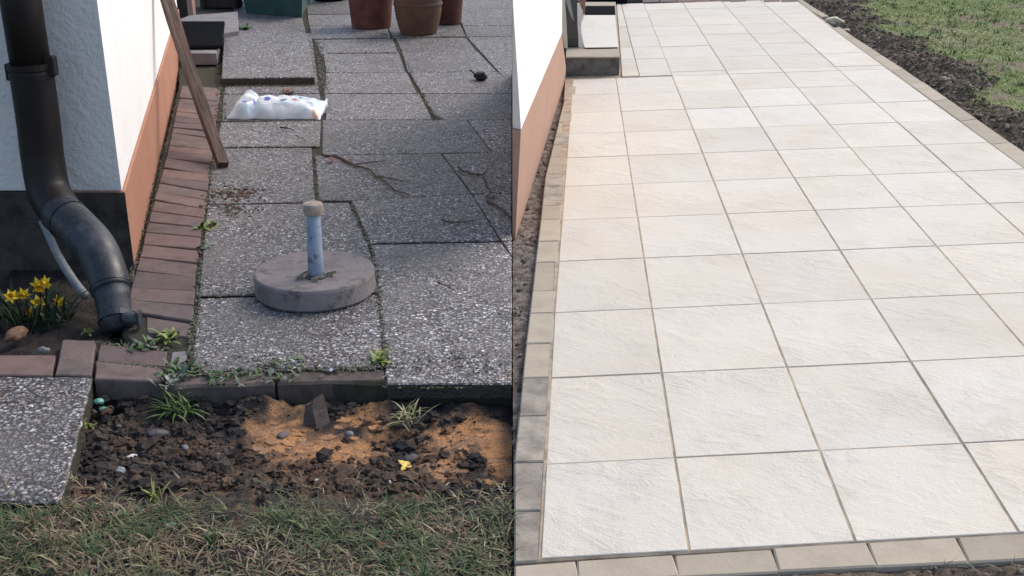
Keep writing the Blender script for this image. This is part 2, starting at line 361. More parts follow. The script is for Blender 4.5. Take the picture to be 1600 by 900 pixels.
M = dict(
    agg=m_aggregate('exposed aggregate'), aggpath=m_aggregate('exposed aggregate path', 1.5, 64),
    tile=m_tile(), brick=m_brick(),
    grout=m_plain('tan grout', (0.46, 0.37, 0.27), 0.9, 0.2, 0.5, 12, 0.001),
    kerb=m_concrete('beige kerb concrete', (0.40, 0.345, 0.265), (0.29, 0.245, 0.185), 9, 0.0015, 0.6, 0.10),
    kerbdirty=m_concrete('stained kerb concrete', (0.35, 0.305, 0.25), (0.16, 0.145, 0.12), 11, 0.002, 1.0, 0.15),
    edging=m_concrete('dirty brown concrete', (0.125, 0.098, 0.088), (0.05, 0.042, 0.036), 14, 0.005, 0.8, 0.15),
    greycon=m_concrete('grey concrete', (0.23, 0.215, 0.215), (0.11, 0.10, 0.095), 10, 0.003, 0.8, 0.1),
    stepgrey=m_concrete('mottled step concrete', (0.16, 0.15, 0.135), (0.05, 0.048, 0.042), 16, 0.006, 1.0, 0.0), disk=m_disk(),
    bed=m_plain('joint soil', (0.075, 0.068, 0.056), 0.95, 0.1, 0.5, 30, 0.012, (0.055, 0.056, 0.034)),
    soil=m_attr('garden soil', 0.9, 0.2, 0.008, 110, 0.4), clod=m_attr('soil clods', 0.9, 0.25, 0.003, 220, 0.45),
    grass=m_attr('grass blades', 0.6, 0.3, 0, 60, 0.15), leaf=m_attr('leaves', 0.5, 0.4, 0, 90, 0.25),
    white=m_plaster('white render', (0.86, 0.85, 0.83), (0.80, 0.79, 0.775), 0.003, 90, (0.72, 0.69, 0.64)),
    grey=m_plaster('grey roughcast', (0.84, 0.80, 0.75), (0.72, 0.69, 0.65), 0.012, 38),
    orange=m_plaster('terracotta plinth paint', (0.42, 0.215, 0.145), (0.36, 0.175, 0.115), 0.006, 60, (0.25, 0.125, 0.085)),
    orange2=m_plaster('faded terracotta paint', (0.44, 0.285, 0.22), (0.40, 0.25, 0.19), 0.006, 60, (0.34, 0.19, 0.13)),
    darkstone=m_concrete('dark plinth render', (0.085, 0.072, 0.062), (0.03, 0.026, 0.023), 13, 0.008, 1.0, 0.0),
    pipe=m_plain('black pipe', (0.009, 0.0075, 0.0078), 0.5, 0.3, 0.4, 8, 0.0006, (0.018, 0.012, 0.011)),
    pipe2=m_scuff('dark blue grey drain pipe', (0.017, 0.021, 0.028), (0.075, 0.085, 0.10), (0.05, 0.045, 0.04)),
    conduit=m_plain('grey conduit', (0.24, 0.26, 0.28), 0.5, 0.4, 0.3),
    rubber=m_plain('black rubber', (0.006, 0.0068, 0.009), 0.95, 0.05, 0.4, 40, 0.002),
    blue=m_scuff('faded blue steel', (0.20, 0.255, 0.35), (0.32, 0.35, 0.38), (0.10, 0.075, 0.06)),
    cap=m_plain('dusty tan plastic', (0.40, 0.32, 0.26), 0.7, 0.3, 0.3, 40),
    brass=m_plain('old zinc', (0.42, 0.38, 0.29), 0.45, 0.5, 0.4, 60, 0, None, 0.5),
    pot=m_plain('terracotta', (0.125, 0.048, 0.036), 0.8, 0.3, 0.45, 9, 0.001),
    pot2=m_plain('brown terracotta', (0.12, 0.058, 0.036), 0.7, 0.35, 0.45, 8, 0.001, (0.065, 0.038, 0.026)),
    green=m_plain('green plastic', (0.03, 0.085, 0.078), 0.45, 0.5, 0.3, 7),
    bag=m_attr('printed plastic film', 0.28, 0.5, 0, 30, 0.06),
    dark=m_plain('dark brown wood', (0.035, 0.022, 0.018), 0.6, 0.4, 0.4, 12),
    cream=m_plain('cream door frame', (0.62, 0.56, 0.46), 0.5, 0.4, 0.1, 10),
    glass=m_plain('dark door glass', (0.028, 0.033, 0.036), 0.12, 0.7, 0.3, 5),
    twig=m_plain('brown twig', (0.10, 0.066, 0.052), 0.8, 0.2, 0.5, 60), black=m_plain('black leaf', (0.012, 0.011, 0.012), 0.6, 0.3),
    stone=m_attr('pebbles', 0.6, 0.35, 0.002, 150, 0.25),
    groundfar=m_plain('far ground', (0.06, 0.062, 0.035), 0.95, 0.1, 0.4, 3),
)

# ================================================================== SETTING
def sheet(name, poly, mat, zoff=0.0):
    mb = MB(); mb.add([Vector(p) + Vector((0, 0, zoff)) for p in ccw([Vector(q) for q in poly])], [list(range(len(poly)))])
    return tag(mb.build(name, mat), kind='structure')
mb = MB(); S_ = 400; mb.add([(-S_, -S_, -0.34), (S_, -S_, -0.34), (S_, S_, -0.34), (-S_, S_, -0.34)], [[0, 1, 2, 3]])
tag(mb.build('ground', M['groundfar']), kind='structure')

# ---- old patio: bed and aggregate slabs (photo pixels of the joints, taken down to the ground plane)
SEAM = -0.001
def clipx(pts):                              # cut polygon at the x = 0 boundary of the two gardens
    out = []
    for i in range(len(pts)):
        a, b = pts[i], pts[(i + 1) % len(pts)]
        if a.x <= SEAM: out.append(a)
        if (a.x < SEAM) != (b.x < SEAM):
            t = (SEAM - a.x) / (b.x - a.x); out.append(a.lerp(b, t))
    return out
bedp = [G(600, 598, -0.009), G(830, 598, -0.009), G(830, -70, -0.009), G(250, -70, -0.009), G(280, 130, -0.009), G(205, 440, -0.009), G(190, 520, -0.009), G(255, 592, -0.009)]
pb = MB(); prism(pb, clipx(bedp), 0.13, 0.01); bed = tag(pb.build('patio', M['bed']), kind='structure')
SLABS = [
    [(603, 600), (830, 600), (830, 440), (783, 377), (578, 381)], [(783, 377), (830, 442), (830, 374)],
    [(578, 380), (783, 376), (738, 303), (548, 314)], [(783, 376), (830, 374), (830, 301), (738, 303)],
    [(497, 313), (548, 314), (738, 303), (690, 240), (491, 243)], [(738, 303), (830, 301), (830, 236), (690, 240)],
    [(503, 242), (769, 238), (730, 187), (503, 187)], [(769, 238), (830, 236), (830, 187), (730, 187)],
    [(508, 187), (676, 187), (671, 176), (656, 146), (506, 146)], [(693, 187), (830, 187), (830, 146), (660, 146), (667, 162), (678, 177)],
    [(506, 146), (653, 146), (636, 113), (508, 114)], [(658, 146), (830, 146), (808, 138), (778, 112), (639, 113)],
    [(509, 113), (634, 113), (624, 83), (504, 84)], [(637, 113), (777, 112), (747, 81), (628, 82)],
    [(501, 84), (623, 83), (614, 60), (490, 62)], [(628, 82), (746, 81), (728, 58), (618, 59)],
    [(729, 57), (830, 57), (830, 165), (776, 109)], [(722, 40), (830, 40), (830, 57), (729, 57)], [(712, 13), (830, 13), (830, 40), (722, 40)],
    [(486, 61), (612, 59), (604, 40), (483, 41)], [(613, 59), (728, 57), (720, 40), (604, 40)],
    [(482, 40), (604, 40), (597, 22), (480, 23)], [(604, 40), (720, 40), (710, 21), (597, 22)],
    [(480, 22), (597, 21), (590, 6), (478, 7)], [(597, 21), (710, 21), (703, 5), (590, 6)], [(709, 13), (830, 12), (830, -12), (700, -11)],
    [(478, 7), (590, 6), (584, -10), (475, -9)], [(590, 6), (703, 5), (697, -11), (584, -10)],
    [(475, -9), (584, -10), (577, -34), (470, -33)], [(584, -10), (697, -11), (688, -35), (577, -34)], [(698, -12), (830, -12), (830, -36), (689, -35)],
    [(372, 52), (478, 51), (472, 25), (368, 25)], [(368, 25), (472, 25), (468, 4), (362, 4)], [(362, 3), (468, 3), (462, -33), (355, -33)],
    [(350, 146), (500, 145), (487, 52), (352, 52)],
    [(345, 189), (503, 188), (501, 146), (348, 147)], [(336, 230), (500, 229), (502, 188), (344, 190)],
    [(331, 231), (488, 230), (494, 315), (323, 319)], [(323, 320), (546, 316), (576, 381), (593, 457), (309, 463)],
    [(308, 465), (593, 459), (602, 573), (296, 580)],
]
for i, q in enumerate(SLABS):
    p = clipx(ccw([G(x, y) for x, y in q]))
    if len(p) < 3: continue
    c = sum(p, Vector()) / len(p); p = inset(ccw(p), 0.002 + random.uniform(0, 0.0025))
    p = [Vector((SEAM if v.x > -0.03 else v.x, v.y, v.z)) for v in p]
    b = MB(); prism(b, p, 0.05, 0.004, random.uniform(-0.002, 0.002), 0.0014, (random.uniform(-.002, .002), random.uniform(-.002, .002)))
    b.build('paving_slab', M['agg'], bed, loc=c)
# front edging of dirty concrete, two stones
for q in ([(262, 582), (430, 577), (430, 599), (255, 605)], [(432, 577), (603, 573), (604, 595), (432, 599)]):
    p = ccw([G(x, y, -0.008) for x, y in q]); b = MB(); prism(b, inset(p, 0.002), 0.075, 0.008, 0, 0.004); b.build('edging_stone', M['edging'], bed, loc=sum(p, Vector()) / 4)

# ---- clay pavers along the house
bmb = MB(); prism(bmb, [G(x, y, -0.03) for x, y in [(200, 450), (307, 440), (345, 132), (281, 132)]], 0.06, 0.005)
bb = tag(bmb.build('brick_edging', M['bed']), kind='structure')
JL = [(202, 488), (200, 469), (203, 448), (211, 421), (217, 400), (222, 381), (226, 362), (231, 345), (235, 328), (240, 312), (244, 299), (247, 285), (251, 274), (254, 261), (259, 247), (261, 236)]
JR = [(303, 503), (304, 478), (306, 455), (307, 432), (310, 410), (312, 390), (315, 372), (317, 356), (320, 341), (322, 327), (325, 312), (326, 299), (328, 285), (329, 271), (330, 256), (332, 244)]
yl = 236.0; step = 1 / (236 + 250) - 1 / (247 + 250)
for k in range(13):
    inv = 1 / (yl + 250) + 2.25e-5 * 1.0 * 1.9; yl = 1 / inv - 250
    JL.append((261 + (236 - yl) * 0.215, yl)); JR.append((332 + (236 - yl) * 0.13, yl + 8 - k * 0.35))
def brick(q, mat=None, th=0.06, dz=0.0, name='brick', par=None):
    p = ccw([G(x, y) for x, y in q]); c = sum(p, Vector()) / len(p); b = MB()
    prism(b, inset(p, 0.0035), th, 0.004, dz + random.uniform(-.005, .004), 0.0015, (random.uniform(-.03, .03), random.uniform(-.02, .02)))
    return b.build(name, mat or M['brick'], par or bb, loc=c)
for i in range(len(JL) - 1):
    brick([JL[i], JR[i], JR[i + 1], JL[i + 1]])
brick([(228, 519), (299, 527), (303, 504), (226, 492)])
for q in ([(-60, 554), (88, 552), (82, 584), (-60, 584)], [(96, 529), (151, 531), (144, 588), (84, 586)], [(154, 534), (263, 546), (259, 571), (149, 564)], [(148, 566), (256, 572), (254, 596), (146, 594)]):
    brick(q, th=0.07)
brick([(266, 548), (295, 546), (293, 574), (262, 573)], M['greycon'], 0.05)

# ---- aggregate path slab at the lower left
sp = [G(x, y) for x, y in [(-120, 587), (145, 589), (120, 690), (94, 784), (-120, 784)]]
b = MB(); prism(b, sp, 0.06, 0.006, 0.0, 0.003); gp = MB(); prism(gp, [v + Vector((0, 0, -0.062)) for v in inset(ccw(sp), 0.01)], 0.1, 0.004)
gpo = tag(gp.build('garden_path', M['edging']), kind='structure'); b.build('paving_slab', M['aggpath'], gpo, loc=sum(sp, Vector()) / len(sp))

# ---- flower bed against the house
def grid(name, x0, x1, y0, y1, d, zf, cf, mat):
    nx, ny = max(2, int((x1 - x0) / d)), max(2, int((y1 - y0) / d)); b = MB(); vs_, fs, cs = [], [], []
    for j in range(ny + 1):
        for i in range(nx + 1):
            x = x0 + (x1 - x0) * i / nx; y = y0 + (y1 - y0) * j / ny
            vs_.append((x, y, zf(x, y))); cs.append(cf(x, y))
    for j in range(ny):
        for i in range(nx):
            a = j * (nx + 1) + i; fs.append([a, a + 1, a + nx + 2, a + nx + 1])
    b.add(vs_, fs, cs); return tag(b.build(name, mat, smooth=True, usecol=True), kind='structure')
def fbm(x, y, f, o=0.0, n=4): return noise.fractal((x * f + o, y * f - o, o * 0.7), 0.9, 2.1, n)
def lerp3(a, b, t): t = max(0, min(1, t)); return tuple(a[i] + (b[i] - a[i]) * t for i in range(3))
DK = (0.024, 0.021, 0.021); DK2 = (0.062, 0.050, 0.042); BR = (0.14, 0.085, 0.052); OR = (0.40, 0.205, 0.09); TAN = (0.27, 0.16, 0.10)
WALL_A = G(209, 411); WALL_B = G(277, 110)
grid('flower_bed', G(-160, 560).x, G(206, 470).x, G(0, 575).y, WALL_A.y + 0.03, 0.02,
     lambda x, y: -0.035 + 0.02 * fbm(x, y, 9) + 0.01 * fbm(x, y, 30), lambda x, y: lerp3(DK, DK2, 0.5 + fbm(x, y, 7)), M['soil'])
# ---- dug-out strip in front of the old patio
YF = G(0, 600, 0).y                                    # front edge of the slabs
YL = G(0, 790, -0.03).y                                # start of the lawn
def blob(x, y, px, py, rx, ry):
    c = G(px, py, -0.08); k = mpp(c); gy = abs((G(px, py + ry, -0.08) - G(px, py - ry, -0.08)).y) / 2
    return 1 - math.hypot((x - c.x) / (rx * k), (y - c.y) / gy)
BL = [(445, 672, 75, 32), (520, 700, 85, 40), (560, 650, 50, 20), (760, 690, 90, 50), (700, 735, 40, 30), (790, 740, 40, 40), (420, 690, 40, 18)]
BL2 = [(480, 740, 130, 40), (300, 715, 90, 28), (200, 690, 30, 16), (640, 760, 80, 30), (560, 775, 50, 14), (310, 770, 40, 20)]
def soil_z(x, y):
    t = (y - YL) / (YF - YL); base = -0.035 - 0.055 * min(1, max(0, t * 1.6))
    sm = 1 - .75 * min(1, max(0, .35 + 2.2 * max(blob(x, y, *q) for q in BL)))
    bank = .035 * math.exp(-((YF - y) / .05) ** 2) * (.6 + fbm(x, 0, 7, 5)) * (1 if x < -.5 else .5)
    return base + bank + 0.014 * fbm(x, y, 5, 3.1) + (0.010 * fbm(x, y, 17, 1.2) + 0.006 * fbm(x, y, 50, 5)) * sm
def soil_c(x, y):
    n = fbm(x, y, 6, 2.0) + 0.5 * fbm(x, y, 22, 7.0)
    s = max(blob(x, y, *q) for q in BL) * 1.7 + n * 1.25 + 0.2; s2 = max(blob(x, y, *q) for q in BL2) * 1.3 + n * 0.9
    c = lerp3(DK, DK2, 0.65 + n); c = lerp3(c, BR, s2 + .25); c = lerp3(c, lerp3(OR, TAN, 0.4 + fbm(x, y, 9, 4) + .5 * fbm(x, y, 30, 4)), s); c = lerp3(c, BR, (fbm(x, y, 14, 40) + .4 * fbm(x, y, 45, 3) - .12) * 2.0); c = lerp3(c, DK2, (fbm(x, y, 8, 60) - .42) * 3); return c
grid('soil_bed', G(70, 780).x, -0.0005, YL - 0.35, YF + 0.01, 0.0075, soil_z, soil_c, M['soil'])
# lawn in the foreground
lawn_z = lambda x, y: -0.03 + 0.02 * fbm(x, y, 3, 8.0) + 0.008 * fbm(x, y, 14)
grid('lawn', -2.6, -0.0005, 0.6, YL + 0.03, 0.025, lambda x, y: lawn_z(x, y) + 0.004, lambda x, y: lerp3(DK, (0.075, 0.058, 0.04), 0.5 + fbm(x, y, 5) + .5 * fbm(x, y, 20, 3)), M['soil'])

# ---- new patio, tiles on their own lattice
PU = Vector((0.2540, 0.0165)) * H; PV = Vector((0.0183, 0.3370)) * H
def g2(px, py): p = GR(px, py); return Vector((p.x, p.y))
PO = g2(1135, 334) - PU * 2 - PV * 5
DET = PU.x * PV.y - PU.y * PV.x
def lat(p): q = Vector((p[0], p[1])) - PO; return ((q.x * PV.y - q.y * PV.x) / DET, (PU.x * q.y - PU.y * q.x) / DET)
def wl(i, j, dz=0.0): q = PO + PU * i + PV * j; return Vector((q.x, q.y, SL * q.x + dz))
I0 = lat(g2(866, 488))[0]; I0b = lat(g2(845, 850))[0]; J0 = lat(g2(1215, 853))[1]; JF = lat(g2(1100, 3))[1]
E0 = lat(g2(1548, 225)); E1 = lat(g2(1321, 60)); E2 = lat(g2(1249, 4))
def iright(j):
    (a, ja), (b, jb) = (E0, E1) if j < E1[1] else (E1, E2)
    return a + (b - a) * (j - ja) / (jb - ja)
print('lattice', I0, I0b, J0, JF, E0, E1, E2)
JS = lat(g2(1060, 123))[1]; JS = round(JS) if abs(JS - round(JS)) < .35 else JS
STRIP = 0.28; TOPD = 0.0
mb = MB(); prism(mb, [wl(I0b - .02, J0 - .004, -0.002), wl(iright(J0) + .02, J0 - .004, -0.002), wl(iright(JF) + .02, JF, -0.002), wl(I0 - .02, JF, -0.002)], 0.12, 0.004)
vsx = mb.v
for q in vsx: q.x = max(q.x, 0.002)
patio = tag(mb.build('new_patio', M['grout']), kind='structure')
GAP = 0.0032
tile_mesh = {}
def tile(i0, i1, j0, j1, dz=0.0, left=None, right=None):
    il0 = left(j0) if left else i0; il1 = left(j1) if left else i0; ir0 = right(j0) if right else i1; ir1 = right(j1) if right else i1
    p = [wl(il0, j0), wl(ir0, j0), wl(ir1, j1), wl(il1, j1)]
    c = sum(p, Vector()) / 4; key = (round(ir0 - il0, 3), round(ir1 - il1, 3), round(j1 - j0, 3))
    b = MB(); prism(b, inset(ccw(p), GAP), 0.03, 0.0014)
    o = None
    if key in tile_mesh and not (left or right):
        o = bpy.data.objects.new('tile', tile_mesh[key]); COL.objects.link(o); o.parent = patio; o.location = c
    else:
        o = b.build('tile', M['tile'], patio, loc=c); tile_mesh[key] = o.data
    o.location.z += dz + random.uniform(-0.0012, 0.0012)
    return o
il = lambda j: I0 + (I0b - I0) * (j - 3) / (0.2 - 3) if j < 3 else I0 + (lat(g2(895, 126))[0] - I0) * (j - 3) / (JS - 3)
rows = [J0] + list(range(int(math.floor(J0)) + 1, int(JS) + 1))
if abs(rows[1] - rows[0]) < 0.3: rows.pop(1)
for a, bb_ in zip(rows[:-1], rows[1:]):
    ir = iright(a)
    cols = list(range(1, int(math.floor(ir - 0.15)) + 1))
    tile(None, 1, a, bb_, left=il)
    for c in cols[:-1]: tile(c, c + 1, a, bb_)
    tile(cols[-1], None, a, bb_, right=iright)
a, bb_ = JS, JS + STRIP
IL2 = lambda j: lat(g2(971, 119))[0] + (lat(g2(966, 45))[0] - lat(g2(971, 119))[0]) * (j - JS) / (lat(g2(966, 45))[1] - JS)
INr = lat(g2(997, 112))[0]
def toprow(a, bb_, nar):
    ir = iright(a); top = int(math.floor(ir - 0.15))
    e_ = .008 if nar else .004; tile(None, INr, a, bb_, e_ + .003, left=IL2); tile(INr, 2, a, bb_, e_)
    for c in range(2, top): tile(c, c + 1, a, bb_)
    tile(top, None, a, bb_, right=iright)
toprow(a, bb_, True)
j = bb_
while j < JF - 0.05:
    k = min(j + 1, JF); toprow(j, k, False); j = k
# kerb stones round the new patio
kb = MB(); prism(kb, [Vector((max(p.x, .002), p.y, p.z)) for p in [wl(I0 - .2, J0 - .42, -0.05), wl(7.5, J0 - .42, -0.05), wl(7.5, J0 - .02, -0.05), wl(I0 - .2, J0 - .02, -0.05)]], 0.08, 0.004)
kerb = tag(kb.build('kerb', M['bed']), kind='structure')
def kstone(q, mat, dz=0.0, jit=0.002):
    p = [GR(x, y) for x, y in q]; p = [Vector((max(v.x, 0.003), v.y, v.z)) for v in p]
    c = sum(p, Vector()) / len(p); b = MB(); prism(b, inset(ccw(p), 0.0025), 0.09, 0.004, dz + random.uniform(-jit, jit), 0.0)
    return b.build('kerb_stone', mat, kerb, loc=c)
fx = [780, 900, 1052, 1206, 1354, 1494, 1640, 1790]
def ftop(x): return 875 + (830 - 877) * (x - 841) / (1597 - 841)
def fbot(x): return 907 + (871 - 907) * (x - 900) / (1600 - 900)
for a, c in zip(fx[:-1], fx[1:]):
    kstone([(a, ftop(a) + 1), (c, ftop(c) + 1), (c + 9 + (c - 900) * .022, fbot(c)), (a + 1 + max(0, (a - 900) * .03), fbot(a))], M['kerb'], -0.004)
LY = [876, 796, 720, 648, 588, 535, 488, 453, 408, 376, 342, 320, 290, 270, 244, 225, 207, 190, 176, 161, 147, 135, 124]
LXL = [(1000, 775), (740, 798), (645, 810), (550, 819), (462, 830), (407, 836), (342, 844), (275, 851), (240, 860), (190, 872), (124, 889)]
LXR = [(875, 841), (720, 850), (587, 860), (488, 866), (408, 872), (342, 876), (290, 881), (245, 885), (207, 890), (124, 902)]
def itp(t, y):
    for (ya, xa), (yb, xb) in zip(t[:-1], t[1:]):
        if ya >= y >= yb: return xa + (xb - xa) * (y - ya) / (yb - ya)
    return t[0][1] if y > t[0][0] else t[-1][1]
for a, c in zip(LY[:-1], LY[1:]):
    kstone([(itp(LXL, a), a + 1.0), (itp(LXR, a) + 1.2, a), (itp(LXR, c) + 1.0, c), (itp(LXL, c), c + 0.6)], M['kerbdirty'] if a > 640 or random.random() < .25 else M['kerb'], -0.002)
RY = [(1700, 340), (1600, 264), (1548, 225.5), (1500, 190), (1457, 159), (1420, 132), (1392, 110), (1360, 88), (1321, 60.5), (1300, 44)]
RO = [(1740, 335), (1634, 260), (1580, 223), (1527, 186), (1482, 155), (1444, 129), (1413, 108), (1379, 86), (1336, 58.5), (1312, 42)]
for k in range(len(RY) - 1): kstone([RY[k], RO[k], RO[k + 1], RY[k + 1]], M['kerb'], 0.002)
for q in ([(1283, 26), (1296, 25), (1270, 10), (1259, 11)], [(1259, 11), (1270, 10), (1252, -2), (1243, -2)]): kstone(q, M['kerb'])
for k in range(9):                                       # far brick edge of the patio
    x = 1004 + k * 27; kstone([(x, 3.5), (x + 27, 2.6), (x + 26, -2), (x - 1, -1)], M['brick'])

# soil round the new patio and its lawn
def rz(x): return SL * x
RB = [(GR(x, y).x, GR(x, y).y) for x, y in ((1257, 0), (1336, 58), (1413, 108), (1482, 155), (1580, 223), (1740, 335))]
def kerbx(y):
    pts = sorted(RB, key=lambda q: q[1])
    for (xa, ya), (xb, yb) in zip(pts[:-1], pts[1:]):
        if ya <= y <= yb: return xa + (xb - xa) * (y - ya) / (yb - ya)
    return pts[0][0] + (y - pts[0][1]) * (pts[1][0] - pts[0][0]) / (pts[1][1] - pts[0][1]) if y < pts[0][1] else pts[-1][0]
LB = [(GR(x, y).x, GR(x, y).y) for x, y in ((1325, -5), (1360, 25), (1420, 70), (1500, 125), (1600, 178), (1760, 270))]
def lawnx(y):
    pts = sorted(LB, key=lambda q: q[1])
    if y < pts[0][1]: return pts[0][0]
    for (xa, ya), (xb, yb) in zip(pts[:-1], pts[1:]):
        if ya <= y <= yb: return xa + (xb - xa) * (y - ya) / (yb - ya)
    return pts[-1][0]
SOILG = (0.19, 0.145, 0.108); SOILD = (0.095, 0.073, 0.056); LG = (0.14, 0.19, 0.055); LY_ = (0.25, 0.23, 0.11)
def lawn_t(x, y): return (x - lawnx(y)) / 0.25 + 1.3 * fbm(x, y, 1.7, 5) + 0.5
def right_c(x, y):
    c = lerp3(SOILD, SOILG, 0.5 + fbm(x, y, 6, 2)); g = lerp3(LG, LY_, 0.5 + fbm(x, y, 1.1, 9)); g = lerp3(g, SOILG, .35 + 2.5 * (fbm(x, y, 2.3, 31) - .3)); return lerp3(c, g, lawn_t(x, y))
def right_z(x, y):
    t = max(0, min(1, lawn_t(x, y))); dk = x - kerbx(y)
    return rz(x) - 0.05 + 0.055 * min(1, max(0, dk / 0.2)) + (0.05 * fbm(x, y, 4, 1) + 0.03 * fbm(x, y, 13, 6)) * (1 - 0.7 * t)
def trim_grid():
    b = MB(); d = 0.03; vs_, fs, cs = [], [], []; nx = 150; ny = 330; y0, y1 = 3.6, 13.6
    for j in range(ny + 1):
        y = y0 + (y1 - y0) * j / ny; kx = kerbx(y) - 0.015
        for i in range(nx + 1):
            x = kx + 4.6 * (i / nx) ** 1.25; vs_.append((x, y, right_z(x, y))); cs.append(right_c(x, y))
    for j in range(ny):
        for i in range(nx):
            a = j * (nx + 1) + i; fs.append([a, a + 1, a + nx + 2, a + nx + 1])
    b.add(vs_, fs, cs); return tag(b.build('soil_border', M['soil'], smooth=True, usecol=True), kind='structure')
trim_grid()
# soil in front of the front kerb
grid('front_soil', 0.003, 2.4, 0.9, wl(0, J0 - .22).y + 0.3, 0.012, lambda x, y: rz(x) - 0.014 + 0.008 * fbm(x, y, 9) + 0.008 * fbm(x, y, 30) - .03 * max(0, min(1, (y - wl(0, J0 - .2).y - x * .065) / .08)), lambda x, y: lerp3(SOILD, SOILG, 0.5 + fbm(x, y, 9)), M['soil'])
# dirty strip between wall and kerb
grid('gravel_strip', 0.003, 0.62, wl(0, J0).y - .1, GR(885, 118).y + .05, 0.011, lambda x, y: rz(x) - 0.035 + 0.012 * fbm(x, y, 16) + 0.01 * fbm(x, y, 45), lambda x, y: lerp3((0.12, 0.095, 0.08), (0.27, 0.23, 0.20), 0.5 + fbm(x, y, 20)), M['soil'])
# far ground behind both patios
mb = MB(); prism(mb, [(-4.5, 12.3, -0.02), (-0.01, 12.3, -0.02), (-0.01, 16, -0.02), (-4.5, 16, -0.02)], 0.05); tag(mb.build('far_soil', M['bed']), kind='structure')
mb = MB(); prism(mb, [(0.01, GR(1000, 0).y + .05, 0.0), (3.2, GR(1000, 0).y + .05, 0.06), (3.2, 16, 0.06), (0.01, 16, 0)], 0.05); tag(mb.build('far_path', M['brick']), kind='structure')

# ================================================================== HOUSES
Z = Vector((0, 0, 1))
# old house (left)
wd = (WALL_B - WALL_A); wd.z = 0; wd.normalize(); wn = Vector((wd.y, -wd.x, 0))
TOPZ = 2.5
house = thing('house', WALL_A, 'house corner with grey roughcast front, white side wall and terracotta plinth beside the old slabs', 'house')
corner_top = VP(194, 302, WALL_A, Vector((0, -1, 0)))
pz = VP(194, 302, WALL_A, wn).z                           # plinth top height
far = G(283, 72); far = WALL_A + wd * (far - WALL_A).dot(wd)
def vprism(mb, xy, z0, z1, bev=0.004):
    prism(mb, [Vector((p[0], p[1], z1)) for p in xy], z1 - z0, bev)
def upright(mb, a, b, z0, z1, th, nrm, col=None, bev=0.004):
    c = (a + b) / 2; c = Vector((c.x, c.y, (z0 + z1) / 2)) - nrm * th / 2; ax = (b - a) / 2; ax.z = 0
    obox(mb, c, ax, nrm * th / 2, Z * (z1 - z0) / 2, bev, col)
fn = Vector((0, -1, 0)); A_ = WALL_A; Y_ = A_.y
def on(d, y): return Vector((A_.x - wd.x / wd.y * -1 * (y - Y_) - d / wn.x, y))   # point on the side wall line, d behind its face
def onl(d, y): q = A_ - wn * d; return Vector((q.x + wd.x / wd.y * (y - q.y), y))
fy = far.y
mb = MB(); vprism(mb, [onl(.012, Y_ + .014), onl(.012, fy), onl(.26, fy), onl(.26, Y_ + .014)], pz + .002, TOPZ); mb.build('side_wall', M['white'], house)
mb = MB(); vprism(mb, [onl(0, Y_ + .005), onl(0, fy), onl(.25, fy), onl(.25, Y_ + .005)], -.15, pz); mb.build('plinth', M['orange'], house)
mb = MB(); vprism(mb, [(-3.2, Y_ + .012), onl(.0122, Y_ + .012), onl(.0122, Y_ + .0138), onl(.27, Y_ + .0138), onl(.27, Y_ + .3), (-3.2, Y_ + .3)], pz + .002, TOPZ, .001); mb.build('front_wall', M['grey'], house)
mb = MB(); vprism(mb, [(-3.2, Y_), onl(.0003, Y_), onl(.0003, Y_ + .0047), onl(.255, Y_ + .0047), onl(.255, Y_ + .3), (-3.2, Y_ + .3)], -.15, pz - .003, .001); mb.build('front_plinth', M['darkstone'], house)
# doorway at the far end: dark reveal, terracotta jamb
for nm, x0, x1, mt in (('door_opening', 270, 289, 'dark'), ('door_jamb', 289.5, 298, 'orange2')):
    a = G(x0, 30); c = G(x1, 30); mb = MB(); upright(mb, Vector((a.x, a.y + .1, 0)), Vector((c.x, c.y + .1, 0)), 0, 1.6, 0.1, fn, None, 0.003); mb.build(nm, M[mt], house)

# new house (right)
NA = GR(805, 375); NB = GR(885, 121); nd = NB - NA; nd.z = 0; nd.normalize(); nn = Vector((nd.y, -nd.x, 0))
NP = GR(813.5, 374); NP2 = GR(888, 121)
nd2 = NP2 - NP; nd2.z = 0; nd2.normalize(); nn2 = Vector((nd2.y, -nd2.x, 0))
def wallpt(px, py): return VP(px, py, NP, nn2)
nh = thing('house', NA, 'house with glaring white wall and pale terracotta plinth beside the new light tiles', 'house')
TOPR = 1.14
def slabwall(name, face, back, mat):                      # closed solid from a face outline and its back outline
    n = len(face); b = MB(); f = [list(range(n)), [n + i for i in range(n)][::-1]]
    for i in range(n): j = (i + 1) % n; f.append([i, n + i, n + j, j])
    b.add(face + back, f); return b.build(name, mat, nh)
zb = wallpt(814, 202).z; zb2 = wallpt(880, 47).z
farx = wallpt(873, 60); tpt = lambda px, py: wallpt(px, py)
nt1 = tpt(801.5, 5); fA = tpt(814, 202); fB = tpt(878, 52)
up = Vector((nt1.x, nt1.y, TOPR)); upB = Vector((tpt(877, 20).x, tpt(877, 20).y, TOPR))
face = [fA, fB, upB, up, nt1]
slabwall('side_wall', face, [Vector((0.003, q.y + 0.02, q.z)) for q in face], M['white'])
pA = GR(805, 375, -.03); pB = GR(886, 119, -.03)
face = [pA, pB, Vector((fB.x, fB.y, fB.z - .003)), Vector((fA.x, fA.y, fA.z - .003))]
slabwall('plinth', face, [Vector((0.002, q.y + .001, q.z)) for q in face], M['orange2'])

